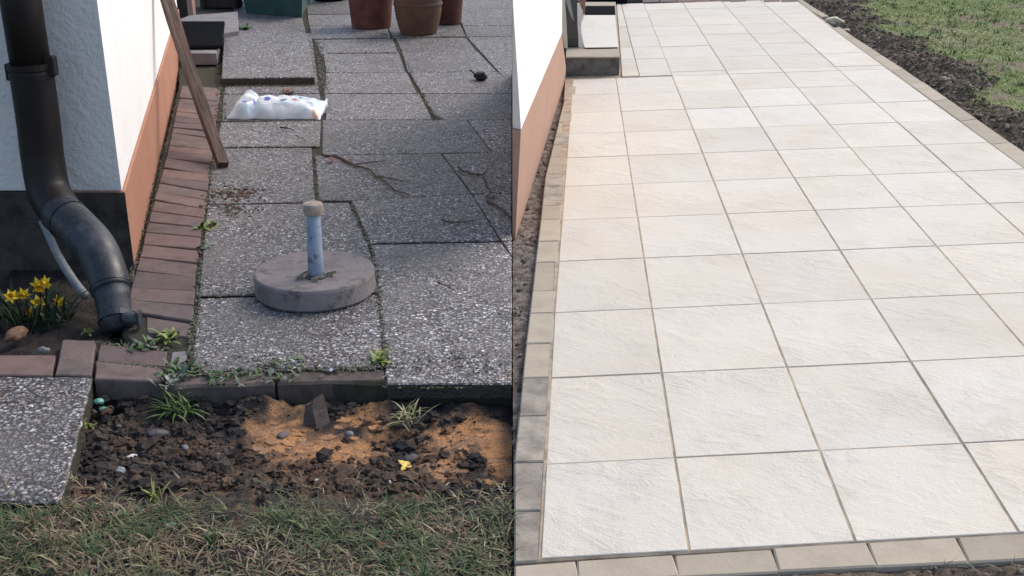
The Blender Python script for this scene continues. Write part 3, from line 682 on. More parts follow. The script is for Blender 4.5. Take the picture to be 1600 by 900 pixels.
# doorway of the new house: step block, tile on it, frame, glass, mat
st = thing('doorstep', GR(925, 119), 'grey doorstep block with dark riser against the white house at the new patio', 'doorstep')
sh = 0.0
e = GR(886, 119); r_ = GR(969, 117)
front_top = VP(886, 88, e, Vector((0, -1, 0))).z
def SG(px, py, z): d = ray(px, py); return EYE + d * ((z - H) / d.z)
tz = front_top
q = [SG(884, 88.5, tz), SG(968.5, 88.5, tz), SG(962, 3, tz), SG(905, 3, tz), SG(887, 40, tz)]
b = MB(); prism(b, [v + Vector((0, 0.012, -0.012)) for v in q], tz + .05, 0.004); b.build('riser', M['stepgrey'], st)
b = MB(); prism(b, q, 0.011, 0.003); b.build('tread', M['kerb'], st)
q2 = [SG(914, 76, tz + .004), SG(966, 75, tz + .004), SG(961, 25, tz + .004), SG(913, 25, tz + .004), SG(907, 40, tz + .004), SG(906, 62, tz + .004)]
b = MB(); prism(b, q2, 0.003, 0.001, 0.008)
b.build('tile', M['tile'], st)
mt_ = MB(); prism(mt_, [SG(914, 22.5, tz + .012), SG(961.5, 22.5, tz + .012), SG(961, 9, tz + .012), SG(915, 9, tz + .012)], 0.011, 0.003)
for k in range(12):
    a = SG(916 + k * 3.9, 21.5, tz + .013); c = SG(916.5 + k * 3.9, 10, tz + .013); obox(mt_, (a + c) / 2, (c - a) / 2, Vector((0.005, 0, 0)), Z * .003)
tag(mt_.build('doormat', M['rubber'], loc=SG(938, 15, tz)), 'black ribbed doormat on the pale tiled doorstep', 'doormat')
mt_ = MB(); a = GR(917, 6); c = GR(979, 5.5)
obox(mt_, (a + c) / 2 + Vector((0, .05, .04)), (c - a) / 2, Vector((0, .12, 0)), Z * .04, .006)
tr = thing('boot_tray', (a + c) / 2, 'low black tray behind the doormat at the far end of the new patio', 'tray')
mt_.build('tray_body', M['rubber'], tr)
# door: frame posts, glass leaf with a pale reflection strip, terracotta beyond
def frontboard(name, x0, x1, ybase, zbase, ztop, th, mat, par, dy=0.0):
    a = SG(x0, ybase, zbase); c = SG(x1, ybase, zbase); mb = MB(); upright(mb, Vector((a.x, a.y + dy, 0)), Vector((c.x, c.y + dy, 0)), zbase - .02, ztop, th, Vector((0, -1, 0)), None, 0.004); return mb.build(name, mat, par)
def leanboard(name, poly, th, mat, par, ydep):              # board in the plane facing the viewer, outline in photo pixels
    p = [VP(x, y, Vector((0, ydep, 0)), Vector((0, -1, 0))) for x, y in poly]; n = len(p); b = MB()
    b.add(p + [v + Vector((0, th, 0)) for v in p], [list(range(n)), [n + i for i in range(n)][::-1]] + [[i, n + i, n + (i + 1) % n, (i + 1) % n] for i in range(n)])
    return b.build(name, mat, par)
yd = SG(887, 76, tz).y
leanboard('door_frame', [(887, 75.5), (882, 75), (877.5, 45), (871, -30), (881, -30), (885, 30)], 0.05, M['cream'], nh, yd)
leanboard('door_glass', [(904, 74), (887.3, 76), (885.5, 25), (882, -30), (902, -30)], 0.03, M['glass'], nh, yd + .06)
leanboard('glass_reflection', [(897, 33), (892, 26), (884.5, 3), (884, -20), (889, -20), (892, 6)], 0.01, m_plain('painted reflection', (.36, .40, .36), .8), nh, yd + .045)  # thin pale strip, painted reflection in the dark door glass
leanboard('door_panel', [(914, 76), (905, 75), (902.5, 40), (902, 6), (905.5, 6), (911, 18), (908, 30), (908.5, 52)], 0.03, m_plain('white door edge', (.72, .70, .68), .5), nh, yd + .03)
leanboard('far_plinth', [(914.5, 22), (911, 22), (906, 6), (902, -30), (915, -30)], 0.1, M['orange'], nh, SG(912, 22, tz).y + .05)

# ================================================================== THINGS, OLD GARDEN
# downpipe with swan neck
dp0 = G(185, 512)
dp = thing('downpipe', dp0, 'black rainwater downpipe with collar and swan neck at the grey house corner', 'downpipe')
yw = WALL_A.y
def at(px, py, y): return VP(px, py, Vector((0, y, 0)), Vector((0, -1, 0)))
cl = [at(24, -60, yw - .11), at(32, 0, yw - .11), at(50, 112, yw - .11)]
rp = 31 * mpp(cl[1])
mb = MB(); tube(mb, [at(10, -150, yw - .11)] + cl[:2] + [at(51, 122, yw - .11)], rp, 28); mb.build('upper_pipe', M['pipe'], dp, smooth=True)
rp2 = 32.5 * mpp(at(62, 200, yw - .11))
pA_ = smooth_path([at(48, 105, yw - .11), at(60, 190, yw - .11), at(67, 250, yw - .115), at(77, 300, yw - .15), at(98, 336, yw - .23)], 7)
mb = MB(); tube(mb, pA_, rp2, 28); mb.build('lower_pipe', M['pipe'], dp, smooth=True)
pB_ = smooth_path([at(94, 332, yw - .22), at(122, 357, yw - .30), at(150, 388, yw - .40), at(167, 428, yw - .48), at(174, 455, yw - .53)], 7)
mb = MB(); tube(mb, pB_, [rp2 * (1.0 - .13 * i / len(pB_)) for i in range(len(pB_))], 28); mb.build('swan_neck', M['pipe2'], dp, smooth=True)
pC_ = [at(173, 448, yw - .52), at(177, 470, yw - .55), at(180, 492, yw - .58), at(185, 518, yw - .62)]
rc = 29 * mpp(pC_[0]); mb = MB(); tube(mb, pC_, [rc * .97, rc * .93, rc * .88, rc * .86], 28); mb.build('spigot', M['pipe2'], dp, smooth=True)
for (t0, t1, rr, mt, nm) in ((at(47, 98, yw - .11), at(48.5, 107, yw - .11), rp * 1.16, 'pipe', 'collar'), (at(49, 112, yw - .11), at(50, 121, yw - .11), rp * 1.13, 'pipe', 'collar')):
    mb = MB(); tube(mb, [t0, t1], rr, 28); mb.build(nm, M[mt], dp, smooth=False)
for (c, hx, hz) in ((at(79, 103, yw - .12), .02, .035), (at(17, 112, yw - .12), .014, .03)):
    mb = MB(); obox(mb, c, (hx, 0, 0), (0, .02, 0), (0, 0, hz), .004); mb.build('pipe_clamp', M['pipe'], dp)
for (i0, pth, rr) in ((3, pB_, rp2 * 1.035), (len(pB_) - 3, pB_, rp2 * .91)):
    mb = MB(); tube(mb, [pth[i0], pth[i0].lerp(pth[i0 + 1], .45)], rr, 28); mb.build('joint_ring', M['pipe2'], dp, smooth=False)
mb = MB(); tube(mb, [at(181, 495, yw - .585), at(182, 503, yw - .6)], rc * .95, 24); mb.build('joint_ring', M['pipe2'], dp)
mb = MB(); c = at(210, 498, yw - .64); tube(mb, [c - Vector((.035, 0, 0)), c + Vector((.012, 0, 0))], .022, 14); obox(mb, c + Vector((.016, 0, 0)), (.005, 0, 0), (0, .02, 0), (0, 0, .03), .002); mb.build('drain_cap', M['pipe2'], dp)
# conduit
mb = MB(); tube(mb, smooth_path([at(66, 345, yw - .03), at(72, 358, yw - .05), at(90, 398, yw - .14), at(112, 434, yw - .25), at(134, 463, yw - .35)]), 6.2 * mpp(at(90, 400, yw)), 12)
tag(mb.build('cable_conduit', M['conduit'], loc=at(134, 463, yw - .35), smooth=True), 'thin grey conduit running behind the black downpipe into the flower bed', 'conduit')

# parasol base
pc = G(493, 462); pc = Vector((G(493, 470).x, G(493, 470).y, 0))
c0 = G(493.5, 455); rad = 93 * mpp(G(493, 455)); th = 0.085
ctr = Vector((c0.x, c0.y, 0))
pbase = thing('parasol_base', ctr, 'round concrete parasol base with faded blue tube standing on the old slabs', 'parasol base')
topz = th
mb = MB(); lathe(mb, ctr, [(0, 0.004), (rad * .97, .004), (rad, .012), (rad * 1.0, th - .012), (rad * .985, th - .003), (rad * .965, th), (0, th)], 64, None, .006); mb.build('disc', M['disk'], pbase)
tr_ = 11.5 * mpp(G(493, 430)); tb = Vector((SG(494, 432, th).x, SG(494, 432, th).y, th)); hgt = VP(489, 327, tb, Vector((0, -1, 0))).z
mb = MB(); tl = VP(489, 327, tb, Vector((0, -1, 0))); tube(mb, [tb, tb.lerp(tl, .1), tl], [tr_ * 1.05, tr_, tr_ * .9], 28); mb.build('tube', M['blue'], pbase, smooth=True)
mb = MB(); lathe(mb, tl - Z * .004, [(tr_ * .9, -.004), (tr_ * 1.05, 0), (tr_ * 1.02, .012), (tr_ * .98, .012), (tr_ * 1.1, .016), (tr_ * 1.0, .03), (0, .034)], 28)
mb = MB(); cr = 16 * mpp(tl); lathe(mb, tl, [(cr * .7, -.018), (cr * .92, -.012), (cr, 0), (cr, .014), (cr * .93, .022), (cr * .6, .026), (0, .027)], 28); mb.build('cap', M['cap'], pbase, smooth=False)
mb = MB(); lathe(mb, tb, [(tr_ * 1.0, .012), (tr_ * 1.12, .008), (tr_ * 1.4, .004), (tr_ * 1.42, 0)], 24); mb.build('flange', M['pipe2'], pbase)
for (dx, dy, a) in ((-.05, -.012, .6), (.055, .006, -.4), (0.01, -.05, 0), (-.02, .05, 1)):
    mb = MB(); c = tb + Vector((dx, dy, .006)); d = Vector((math.cos(a), math.sin(a), .25)).normalized()
    tube(mb, [c - Z * .006, c + Z * .012], .006, 8); obox(mb, c + d * .011 + Z * .008, d * .012, Vector((-d.y, d.x, 0)) * .004, Z * .006, .002); obox(mb, c - d * .011 + Z * .006, d * .009, Vector((-d.y, d.x, 0)) * .004, Z * .005, .002)
    mb.build('wing_screw', M['brass'], pbase)

# plank leaning on the wall
ft = G(349, 262); tp = VP(249, -40, WALL_A + wn * .03, wn)
ft = Vector((ft.x, ft.y, 0.01)); axd = (tp - ft); ln = axd.length; axd.normalize()
wdir = Vector((.74, .67, 0)); wdir = (wdir - axd * wdir.dot(axd)).normalized(); tdir = axd.cross(wdir).normalized()
if tdir.y > 0: tdir = -tdir
mb = MB(); n = 16
hw = 0.031; ht = 0.022
pts = []
for i in range(n + 1):
    t = i / n; c = ft.lerp(tp, t) + tdir * (-0.02 * math.sin(t * 3.1)); k = 1.0 + .08 * noise.noise((t * 6, 1, 2)); h2 = hw * (0.85 + 0.3 * t) * k
    pts += [c - wdir * h2 - tdir * ht, c + wdir * h2 - tdir * ht, c + wdir * h2 * (1 + .04 * noise.noise((t * 20, 4, 0))) + tdir * ht, c - wdir * h2 + tdir * ht]
fs = [[0, 1, 2, 3], [4 * n + 3, 4 * n + 2, 4 * n + 1, 4 * n]]
for i in range(n):
    for k in range(4): a = 4 * i + k; b_ = 4 * i + (k + 1) % 4; fs.append([a, a + 4, b_ + 4, b_])
mb.add(pts, fs); pk = mb.build('wooden_plank', m_wood(axd, wdir, tdir), loc=ft)
tag(pk, 'long weathered brown plank leaning against the white house wall', 'plank')

# raised slab, stone step, doormat
sz = 0.052
rs = [SG(346, 122, sz), SG(491, 120, sz), SG(479, 51, sz), SG(350, 50, sz)]
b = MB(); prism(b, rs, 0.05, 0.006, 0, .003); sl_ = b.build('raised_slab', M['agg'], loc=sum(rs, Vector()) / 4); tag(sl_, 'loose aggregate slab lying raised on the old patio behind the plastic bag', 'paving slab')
sb = thing('stone_step', G(320, 130), 'old grey stone step against the house under the ribbed doormat', 'step')
z1 = 0.09
q = [SG(298, 84, z1), SG(338, 84, z1), SG(352, 72, z1), SG(372, 45, z1), SG(370, 18, z1), SG(288, 18, z1), SG(284, 60, z1)]
b = MB(); prism(b, [SG(294, 83, z1), SG(338, 83, z1), SG(344, 52, z1), SG(373, 48, z1), SG(371, 18, z1), SG(296, 24, z1), SG(280, 30, z1)], .085, .005); b.build('step_block', M['greycon'], sb)
b = MB(); prism(b, [SG(278, 74, z1 + .022), SG(347, 73, z1 + .022), SG(351, 33, z1 + .022), SG(281, 33, z1 + .022)], .016, .003)
for k in range(17):
    a = SG(281 + k * 4.05, 72, z1 + .024); c = SG(283.5 + k * 4.05, 35, z1 + .024); obox(b, (a + c) / 2, (c - a) / 2, Vector((.007, 0, 0)), Z * .005)
tag(b.build('doormat', M['rubber'], loc=SG(315, 55, z1)), 'black ribbed rubber doormat on the old stone step behind the leaning plank', 'doormat')

# plastic bag
def make_bag():
    nx, ny = 88, 44; c = G(434, 179); k = mpp(c); Lx = 72 * k; Ly = 0.135
    vs_, fs, cs = [], [], []
    spots = [(-.62, -.45, .075, (.16, .02, .16)), (.08, .1, .06, (.55, .08, .08)), (.18, -.3, .08, (.05, .09, .08)), (-.15, -.35, .07, (.12, .12, .45)), (.5, .0, .05, (.12, .28, .15)), (-.2, .45, .06, (.3, .34, .34)), (.9, -.85, .09, (.6, .40, .26)), (.3, .35, .07, (.6, .45, .5)), (-.45, -.1, .06, (.15, .17, .5)), (.42, -.3, .06, (.6, .2, .15)), (.66, .3, .05, (.35, .5, .5)), (-.02, -.05, .05, (.7, .5, .5)), (-.75, -.2, .04, (.3, .25, .5))]
    for j in range(ny + 1):
        v = j / ny * 2 - 1
        for i in range(nx + 1):
            u = i / nx * 2 - 1
            ed = 1 - abs(u) ** 7; side = (1 - abs(v) ** 2.6)
            wid = 1.0 + .10 * noise.noise((u * 2.5, 3, 0)) - .12 * math.exp(-((u + .42) / .1) ** 2) + .22 * max(0, abs(u) - .86) / .14 * (1 if u > 0 else .2) - .25 * max(0, -u - .7)
            x = c.x + u * Lx + .01 * noise.noise((v * 3, 7, u)); y = c.y + v * Ly * wid + .012 * noise.noise((u * 4, v * 3, 9))
            fold = noise.noise((u * 3 + v * 1.2, v * 2.0, 1.0)) * .034 + abs(noise.noise((u * 7 - v * 3, v * 4, 5.0))) * .018 + abs(noise.noise((u * 15 + v * 9, v * 11, 3))) * .012
            z = .005 + (.098 + fold * .75) * max(0, side) ** .6 * max(.12, ed) * (1 - .5 * math.exp(-((u + .42 - .05 * v) / .05) ** 2))
            if u > .86: z += .06 * ((u - .86) / .14) * max(0, .35 + v * .65)
            z += .045 * math.exp(-((u + .66) / .17) ** 2 - ((v - .7) / .35) ** 2)
            vs_.append((x, y, z))
            n1 = noise.noise((u * 3, v * 2, 11)); cc = lerp3((.74, .75, .76), (.50, .62, .69), .5 + n1 * 1.4)
            for (su, sv, sr, sc) in spots:
                d = math.hypot((u - su), (v - sv) * .42) / (sr * 1.2) + .35 * noise.noise((u * 14, v * 7, su * 9)); cc = lerp3(sc, cc, (d - .6) / .22)
            d = math.hypot((u + .62), (v + .45) * .42) / .045
            cs.append(cc)
    for j in range(ny):
        for i in range(nx): a = j * (nx + 1) + i; fs.append([a, a + 1, a + nx + 2, a + nx + 1])
    bord = [i for i in range(nx + 1)] + [(j + 1) * (nx + 1) - 1 for j in range(1, ny + 1)] + [ny * (nx + 1) + i for i in range(nx - 1, -1, -1)] + [j * (nx + 1) for j in range(ny - 1, 0, -1)]
    o = len(vs_)
    for i in bord: vs_.append((vs_[i][0], vs_[i][1], .001)); cs.append((.6, .62, .66))
    m = len(bord)
    for i in range(m): j = (i + 1) % m; fs.append([bord[i], o + i, o + j, bord[j]])
    fs.append([o + i for i in range(m)][::-1])
    b = MB(); b.add(vs_, fs, cs); return b.build('plastic_bag', M['bag'], loc=c, smooth=True, usecol=True)
tag(make_bag(), 'crumpled white and pale blue printed plastic bag lying on the old slabs', 'bag')
mb = MB(); lump(mb, G(450, 143, .02), .06, .02, .022, .3, 2); tag(mb.build('clay_shard', M['brick'], loc=G(450, 146)), 'reddish clay shard just behind the plastic bag', 'shard')

# pots and planter
def pot(px, py, rb, rt, h, mat, label, band=None, flare=0):
    c = G(px, py); k = mpp(c); c = Vector((c.x, c.y + rb * k, 0)); t = thing('flower_pot', c, label, 'flower pot', 'terracotta pots at the back of the old patio')
    prof = [(0, .004), (rb * k * .96, .003), (rb * k, .012)]
    for i in range(1, 9):
        s = i / 8; r = rb + (rt - rb) * s + flare * math.sin(s * math.pi); prof.append((r * k, .012 + (h - .012) * s))
    b = MB(); lathe(b, c, prof + [(rt * k - .015, h), (rt * k * .9, h - .05), (0, h - .05)], 40); b.build('pot_body', M[mat], t, smooth=False)
    b = MB(); lathe(b, c, [(rt * k + .001, h - .05), (rt * k + .014, h - .048), (rt * k + .014, h + .003), (rt * k - .02, h + .003), (rt * k - .022, h - .03)], 40); b.build('rim', M[mat], t)
    if band:
        r = (rb + (rt - rb) * band / h + flare * math.sin(band / h * math.pi)) * k
        b = MB(); lathe(b, c, [(r - .003, band - .014), (r + .006, band - .008), (r + .006, band + .008), (r - .003, band + .014)], 40); b.build('band', M[mat], t)
pot(577, 47, 31, 38, .46, 'pot', 'tall plain terracotta pot, left of the three pots at the back')
pot(652, 57, 29, 37, .40, 'pot2', 'brown rounded pot with a band, front middle of the three at the back', .255, 4)
pot(702, 40, 18, 24, .40, 'pot', 'terracotta pot half hidden on the right behind the banded brown pot')
a = G(381, 21); c = G(474, 28.5); d = G(487, 2)
pl = thing('planter_box', (a + c) / 2, 'dark green plastic planter box standing behind the raised slab', 'planter')
u_ = (c - a); v_ = (d - c); q0 = [a + u_ * .03 + v_ * .03, c - u_ * .03 + v_ * .03, c - u_ * .03 + v_ * .9, a + u_ * .03 + v_ * .9]; cc_ = sum(q0, Vector()) / 4
q1 = [cc_ + (p - cc_) * 1.12 + Z * .34 for p in q0]; b = MB(); b.add(q0 + q1, [[3, 2, 1, 0], [4, 5, 6, 7], [0, 1, 5, 4], [1, 2, 6, 5], [2, 3, 7, 6], [3, 0, 4, 7]]); b.build('box', M['green'], pl)
q2_ = [cc_ + (p - cc_) * 1.2 + Z * .335 for p in q0]; b = MB(); prism(b, q2_, .03, .004, .01); b.build('rim', M['green'], pl)
a = G(312, 13); c = G(372, 14); b = MB(); obox(b, (a + c) / 2 + Vector((0, .12, .14)), (c - a) / 2, (0, .1, 0), Z * .14, .008)
tg = thing('trough', (a + c) / 2, 'dark brown wooden trough beside the doorway behind the old step', 'trough'); b.build('trough_body', M['dark'], tg)
for s in (-1, 1): b = MB(); obox(b, (a + c) / 2 + (c - a) / 2 * s * .8 + Vector((0, .01, .14)), (.018, 0, 0), (0, .012, 0), Z * .145, .003); b.build('batten', M['dark'], tg)
b = MB(); cc_ = G(512, 4); lathe(b, cc_ + Vector((0, .2, 0)), [(0, .003), (.16, .003), (.165, .02), (.2, .3), (.18, .3), (0, .26)], 24); tg = thing('plant_bucket', cc_, 'blackish bucket between the green planter and the tall terracotta pot', 'bucket'); b.build('bucket_body', M['rubber'], tg)

# twigs, leaves, litter
def twig(pts, r, label, z=.008, side=()):
    P = [G(x, y, z) for x, y in pts]; b = MB(); pp = smooth_path(P, 4)
    pp = [p + Vector((random.uniform(-.004, .004), random.uniform(-.004, .004), random.uniform(0, .006))) for p in pp]
    tube(b, pp, [r * (1 - .6 * i / len(pp)) for i in range(len(pp))], 6)
    for (i, dx, dy, ln_) in side:
        p = pp[min(i, len(pp) - 1)]; tube(b, [p, p + Vector((dx, dy, .02)) * ln_ * .5, p + Vector((dx, dy, .01)) * ln_], [r * .6, r * .45, r * .2], 5)
    return tag(b.build('twig', M['twig'], loc=P[0]), label, 'twig', 'twigs lying on the old slabs')
twig([(503, 243), (530, 246), (552, 258), (575, 266), (600, 284), (618, 298), (640, 306)], .011 * .62, 'long forked brown twig reaching right from the joint behind the blue tube', side=((8, 1, .5, .16), (14, .9, -.6, .2)))
twig([(715, 262), (735, 272), (752, 275), (761, 292), (766, 304), (757, 309)], .009 * .62, 'crooked reddish twig with a kink on the right-hand old slabs', side=((8, .3, 1, .12),))
twig([(762, 314), (780, 326), (799, 340)], .011 * .62, 'short straight dark twig at the right edge of the old slabs')
twig([(690, 344), (700, 347), (720, 348), (740, 346)], .008 * .62, 'thin black twig lying sideways on the slab below the forked twig')
twig([(683, 440), (695, 447), (708, 454)], .006 * .62, 'tiny twig on the front right aggregate slab')
twig([(438, 200), (448, 201), (458, 205)], .009 * .62, 'small black twig just in front of the plastic bag')
twig([(462, 213), (472, 216), (480, 221)], .005 * .62, 'pale thin splinter in front of the plastic bag')
def leafthing(px, py, s, col, label, z=.01, name='dead_leaf'):
    b = MB(); c = G(px, py, z); 
    for k in range(5):
        blade(b, c, random.uniform(0, 6.28), s * random.uniform(.8, 1.3), s * .8, random.uniform(.1, .7), .9, col)
    return tag(b.build(name, M['leaf'], loc=c, usecol=True), label, 'leaf')
b = MB(); c = G(750, 119, .03); lump(b, c, .05, .04, .035, .4, 1); tube(b, [c + Vector((-.03, 0, .01)), c + Vector((-.07, .02, .04))], .006, 5)
tag(b.build('fruit_husk', M['black'], loc=G(750, 122)), 'shrivelled black fruit husk with stalk lying on the far slabs', 'husk')
leafthing(636, 729, .028, (.62, .45, .09), 'yellow leaf on the dark soil between the two sand patches', -.06, 'yellow_leaf')
for (px, py, lb) in ((545, 250, 'curled reddish dead leaf beside the long forked twig'), (518, 251, 'flat pink brown dead leaf at the root of the forked twig'), (766, 305, 'brown dead leaf caught on the crooked twig')):
    leafthing(px, py, .035, (.17, .09, .075), lb, .012)
# rusty soil smear next to the bricks
b = MB()
for k in range(170):
    x = random.gauss(362, 22); y = random.gauss(301, 5) + (random.gauss(26, 5) if random.random() < .35 else 0); p = G(x, y, .002)
    lump(b, p, random.uniform(.004, .014), random.uniform(.003, .008), random.uniform(.002, .005), .4, 0, random.choice([(.12, .08, .062), (.14, .09, .068), (.10, .07, .058)]))
tag(b.build('rusty_soil', M['clod'], usecol=True), 'crumbs of reddish soil scattered beside the brick edging', 'soil', kind='stuff')

b = MB()
for k in range(900):
    p = G(random.uniform(330, 799), random.choice([random.uniform(60, 590), random.gauss(310, 60), random.gauss(570, 10)]), .002)
    if p.x > -.01 or p.y < YF + .02 or p.x < -.31 * p.y + .12: continue
    q = random.choice([(.07, .05, .04), (.10, .075, .06), (.045, .038, .034), (.13, .10, .07), (.22, .2, .19)])
    if random.random() < .3: blade(b, p, random.uniform(0, 6.28), random.uniform(.01, .035), .004, .05, .2, q, 2)
    else: lump(b, p, random.uniform(.002, .007), random.uniform(.002, .005), .002, .4, 0, q)
tag(b.build('litter', M['clod'], usecol=True), 'fine crumbs and plant litter strewn over the old slabs', 'litter', kind='stuff')
# broken brick at the slab edge
bo = G(493, 650, -.07); b = MB(); ax = Vector((.80, -.60, .05)).normalized()
az = Vector((-.06, .12, .98)).normalized(); ay = az.cross(ax).normalized(); ax = ay.cross(az)
bc = G(494, 642, -.05)
V2 = []
prof = [(-.026, -.036), (.022, -.032), (.026, .03), (-.022, .034)]
for k in range(6):
    z = -.05 + .098 * k / 5; f = 1.0 - .06 * k
    for (a, c) in prof:
        V2.append(bc + ax * a * f + ay * c * f + az * (z - (.028 * max(0, -a * 30 + .25) if k == 5 else 0)))
F2 = [[3, 2, 1, 0], [20, 21, 22, 23]] + [[k * 4 + m, k * 4 + (m + 1) % 4, k * 4 + 4 + (m + 1) % 4, k * 4 + 4 + m] for k in range(5) for m in range(4)]
b.add(V2, F2)
for i, q in enumerate(b.v): b.v[i] = q + Vector((noise.noise(q * 40), noise.noise(q * 40 + Vector((9, 9, 9))), noise.noise(q * 30))) * .008
tag(b.build('broken_brick', M['edging'], loc=bo), 'broken dark brick propped against the edge of the slabs over the sand', 'brick')
# litter and stones in the soil
def pebble(px, py, s, col, label, name='pebble', z=-.055, mat='stone', flat=.6, lod=2):
    c = G(px, py, z); c.z = soil_z(c.x, c.y) + s * flat * .5; b = MB(); lump(b, c, s, s * .72, s * flat, .25, lod, col); return tag(b.build(name, M[mat], loc=c, usecol=True, smooth=True), label, name.replace('_', ' '))
pebble(155, 627, .016, (.28, .62, .48), 'pale green glass shard in the soil beside the path slab', 'glass_shard')
pebble(161, 633, .014, (.10, .34, .25), 'darker green glass shard right next to the pale one', 'glass_shard')
pebble(265, 815, .016, (.30, .46, .38), 'mint green bottle cap at the edge of the old lawn', 'bottle_cap', z=-.02, flat=.35)
pebble(205, 708, .015, (.62, .62, .62), 'small white chip on the dark soil near the path slab', 'stone_chip', flat=.4)
pebble(188, 736, .018, (.20, .22, .23), 'smooth blue grey pebble below the white chip')
pebble(245, 668, .028, (.075, .07, .075), 'large dark rounded stone behind the weed tuft in the soil', 'stone')
pebble(288, 690, .016, (.16, .16, .17), 'grey pebble left of the big sand patch')
pebble(495, 748, .009, (.6, .58, .55), 'tiny white chip under the front of the sand patch', 'stone_chip')
pebble(442, 668, .022, (.13, .11, .105), 'flat grey stone sunk in the orange sand', 'stone', flat=.3)
pebble(545, 661, .016, (.17, .17, .18), 'grey stone on the soil right of the broken brick', 'stone')
pebble(608, 760, .012, (.45, .42, .38), 'pale pebble at the lawn edge below the dark soil heap')
pebble(640, 705, .026, (.06, .058, .062), 'dark lump of stone on the soil heap between the sand patches', 'stone')
pebble(338, 702, .012, (.35, .35, .36), 'light grey chip beside the left end of the sand patch', 'stone_chip')
pebble(183, 655, .012, (.15, .14, .14), 'small grey pebble below the green glass', )
pebble(517, 580, .008, (.38, .36, .6), 'tiny lilac scrap on the front edging stone', 'paper_scrap', z=.0)
bpy.data.objects['paper_scrap'].location.z = .004
b = MB(); c = G(26, 524, .0); lump(b, c, .042, .028, .022, .35, 2, (.19, .105, .06)); tag(b.build('stone', M['stone'], loc=c, usecol=True, smooth=True), 'ochre stone in the flower bed below the daffodils', 'stone')
b = MB(); c = G(68, 547, .0); lump(b, c, .02, .013, .012, .35, 1, (.2, .19, .19)); tag(b.build('stone', M['stone'], loc=c, usecol=True, smooth=True), 'small grey stone in the flower bed behind the front bricks', 'stone')

# clods
b = MB()
def inside_soil(x, y): return True
heap = [(640, 690, 60, 45, 260), (620, 750, 80, 26, 240), (560, 760, 60, 18, 120), (180, 660, 60, 40, 260), (150, 690, 45, 30, 140), (240, 690, 90, 45, 300), (330, 735, 120, 40, 360), (200, 760, 90, 20, 200), (420, 770, 140, 14, 220), (700, 650, 60, 14, 50), (560, 640, 70, 14, 60), (720, 775, 70, 18, 130), (340, 640, 70, 14, 100), (290, 660, 80, 30, 200), (720, 720, 45, 14, 45), (480, 720, 120, 26, 120)]
for (px, py, rx, ry, n_) in heap:
    for k in range(int(n_ * 1.25)):
        x = px + random.gauss(0, .7) * rx; y = py + random.gauss(0, .7) * ry
        if y < 622 or x > 797 or y > 800: continue
        p = G(x, y, -.07); 
        if p.x > -.006: continue
        if x < 150 - (y - 590) * .27: continue
        s = random.choice([.002, .003, .004, .005, .006, .008, .012]) * random.uniform(.7, 1.4)
        if random.random() < .05: s *= 1.8
        sc = soil_c(p.x, p.y)
        if sc[0] > .22 and random.random() < .93: s *= .35
        col = lerp3(random.choice([DK, DK, DK2, (.03, .027, .03), (.06, .048, .04)]), sc, .5 if sc[0] < .15 else random.choice([.2, .75, .9]))
        p.z = soil_z(p.x, p.y) + s * .3
        lump(b, p, s * random.uniform(.8, 1.5), s, s * .75, .55, 1 if s > .008 else 0, col, 1.7)
tag(b.build('soil_clods', M['clod'], usecol=True), 'dark crumbly clods of dug soil in front of the old patio', 'soil', kind='stuff')
# crust flakes on the sand: cracked plates
b = MB()
for k in range(60):
    px, py, rx, ry = random.choice(BL); x = px + random.gauss(0, .45) * rx; y = py + random.gauss(0, .45) * ry; p = G(x, y, -.075)
    if p.x > -.03: continue
    s = random.uniform(.01, .032); n_ = random.randint(5, 7); a0 = random.random() * 6; pz_ = soil_z(p.x, p.y) + .003
    poly = [Vector((p.x + s * random.uniform(.6, 1.1) * math.cos(a0 + 6.28 * i / n_), p.y + s * random.uniform(.5, .9) * math.sin(a0 + 6.28 * i / n_), pz_)) for i in range(n_)]
    prism(b, poly, .008, .002, 0, 0, (random.uniform(-.1, .1), random.uniform(-.1, .1)), lerp3(OR, TAN, random.random()))
tag(b.build('sand_crust', M['clod'], usecol=True), 'cracked plates of orange sand lying in the dug strip', 'sand', kind='stuff')

# ---- plants
def weed(px, py, n_, L_, w_, cols, label, z=0.0, lift=(.3, 1.1), droop=(.5, 1.4), name='weed', cat='weed', spread=.02, seg=4, grp=None):
    c = G(px, py, z); b = MB()
    for k in range(n_):
        a = random.uniform(0, 6.28); p = c + Vector((random.uniform(-1, 1) * spread, random.uniform(-1, 1) * spread, 0))
        blade(b, p, a, L_ * random.uniform(.6, 1.2), w_ * random.uniform(.7, 1.2), random.uniform(*lift), random.uniform(*droop), random.choice(cols), seg)
    return tag(b.build(name, M['leaf'], loc=c, usecol=True), label, cat, grp)
GREEN = [(.06, .12, .03), (.09, .16, .04), (.05, .09, .03)]; LIME = [(.22, .26, .05), (.16, .22, .05), (.28, .28, .08)]; GREY = [(.16, .18, .15), (.22, .24, .22), (.10, .13, .09)]; STRAW = [(.30, .26, .14), (.20, .20, .08), (.12, .16, .05)]
weed(255, 527, 40, .05, .014, GREEN + LIME, 'leafy green weed between the last brick and the drain pipe', .0, spread=.045)
weed(222, 542, 26, .035, .012, GREY + GREEN, 'pale speckled little weed on the bricks below the drain', .0, spread=.035)
weed(268, 602, 34, .06, .018, GREY, 'grey leaved weed hanging over the edging next to the bricks', -.02, spread=.04)
weed(282, 640, 70, .085, .009, GREEN + [(.12, .17, .06)], 'bushy green grass weed growing in the soil under the edging', -.07, spread=.035, lift=(.2, 1.3))
weed(285, 577, 44, .035, .012, GREEN, 'low green weed in the joint above the grey leaved weed', .0, spread=.06)
weed(355, 590, 44, .035, .01, GREEN + GREY, 'small weed in the joint behind the edging stone left of centre', .0, spread=.06)
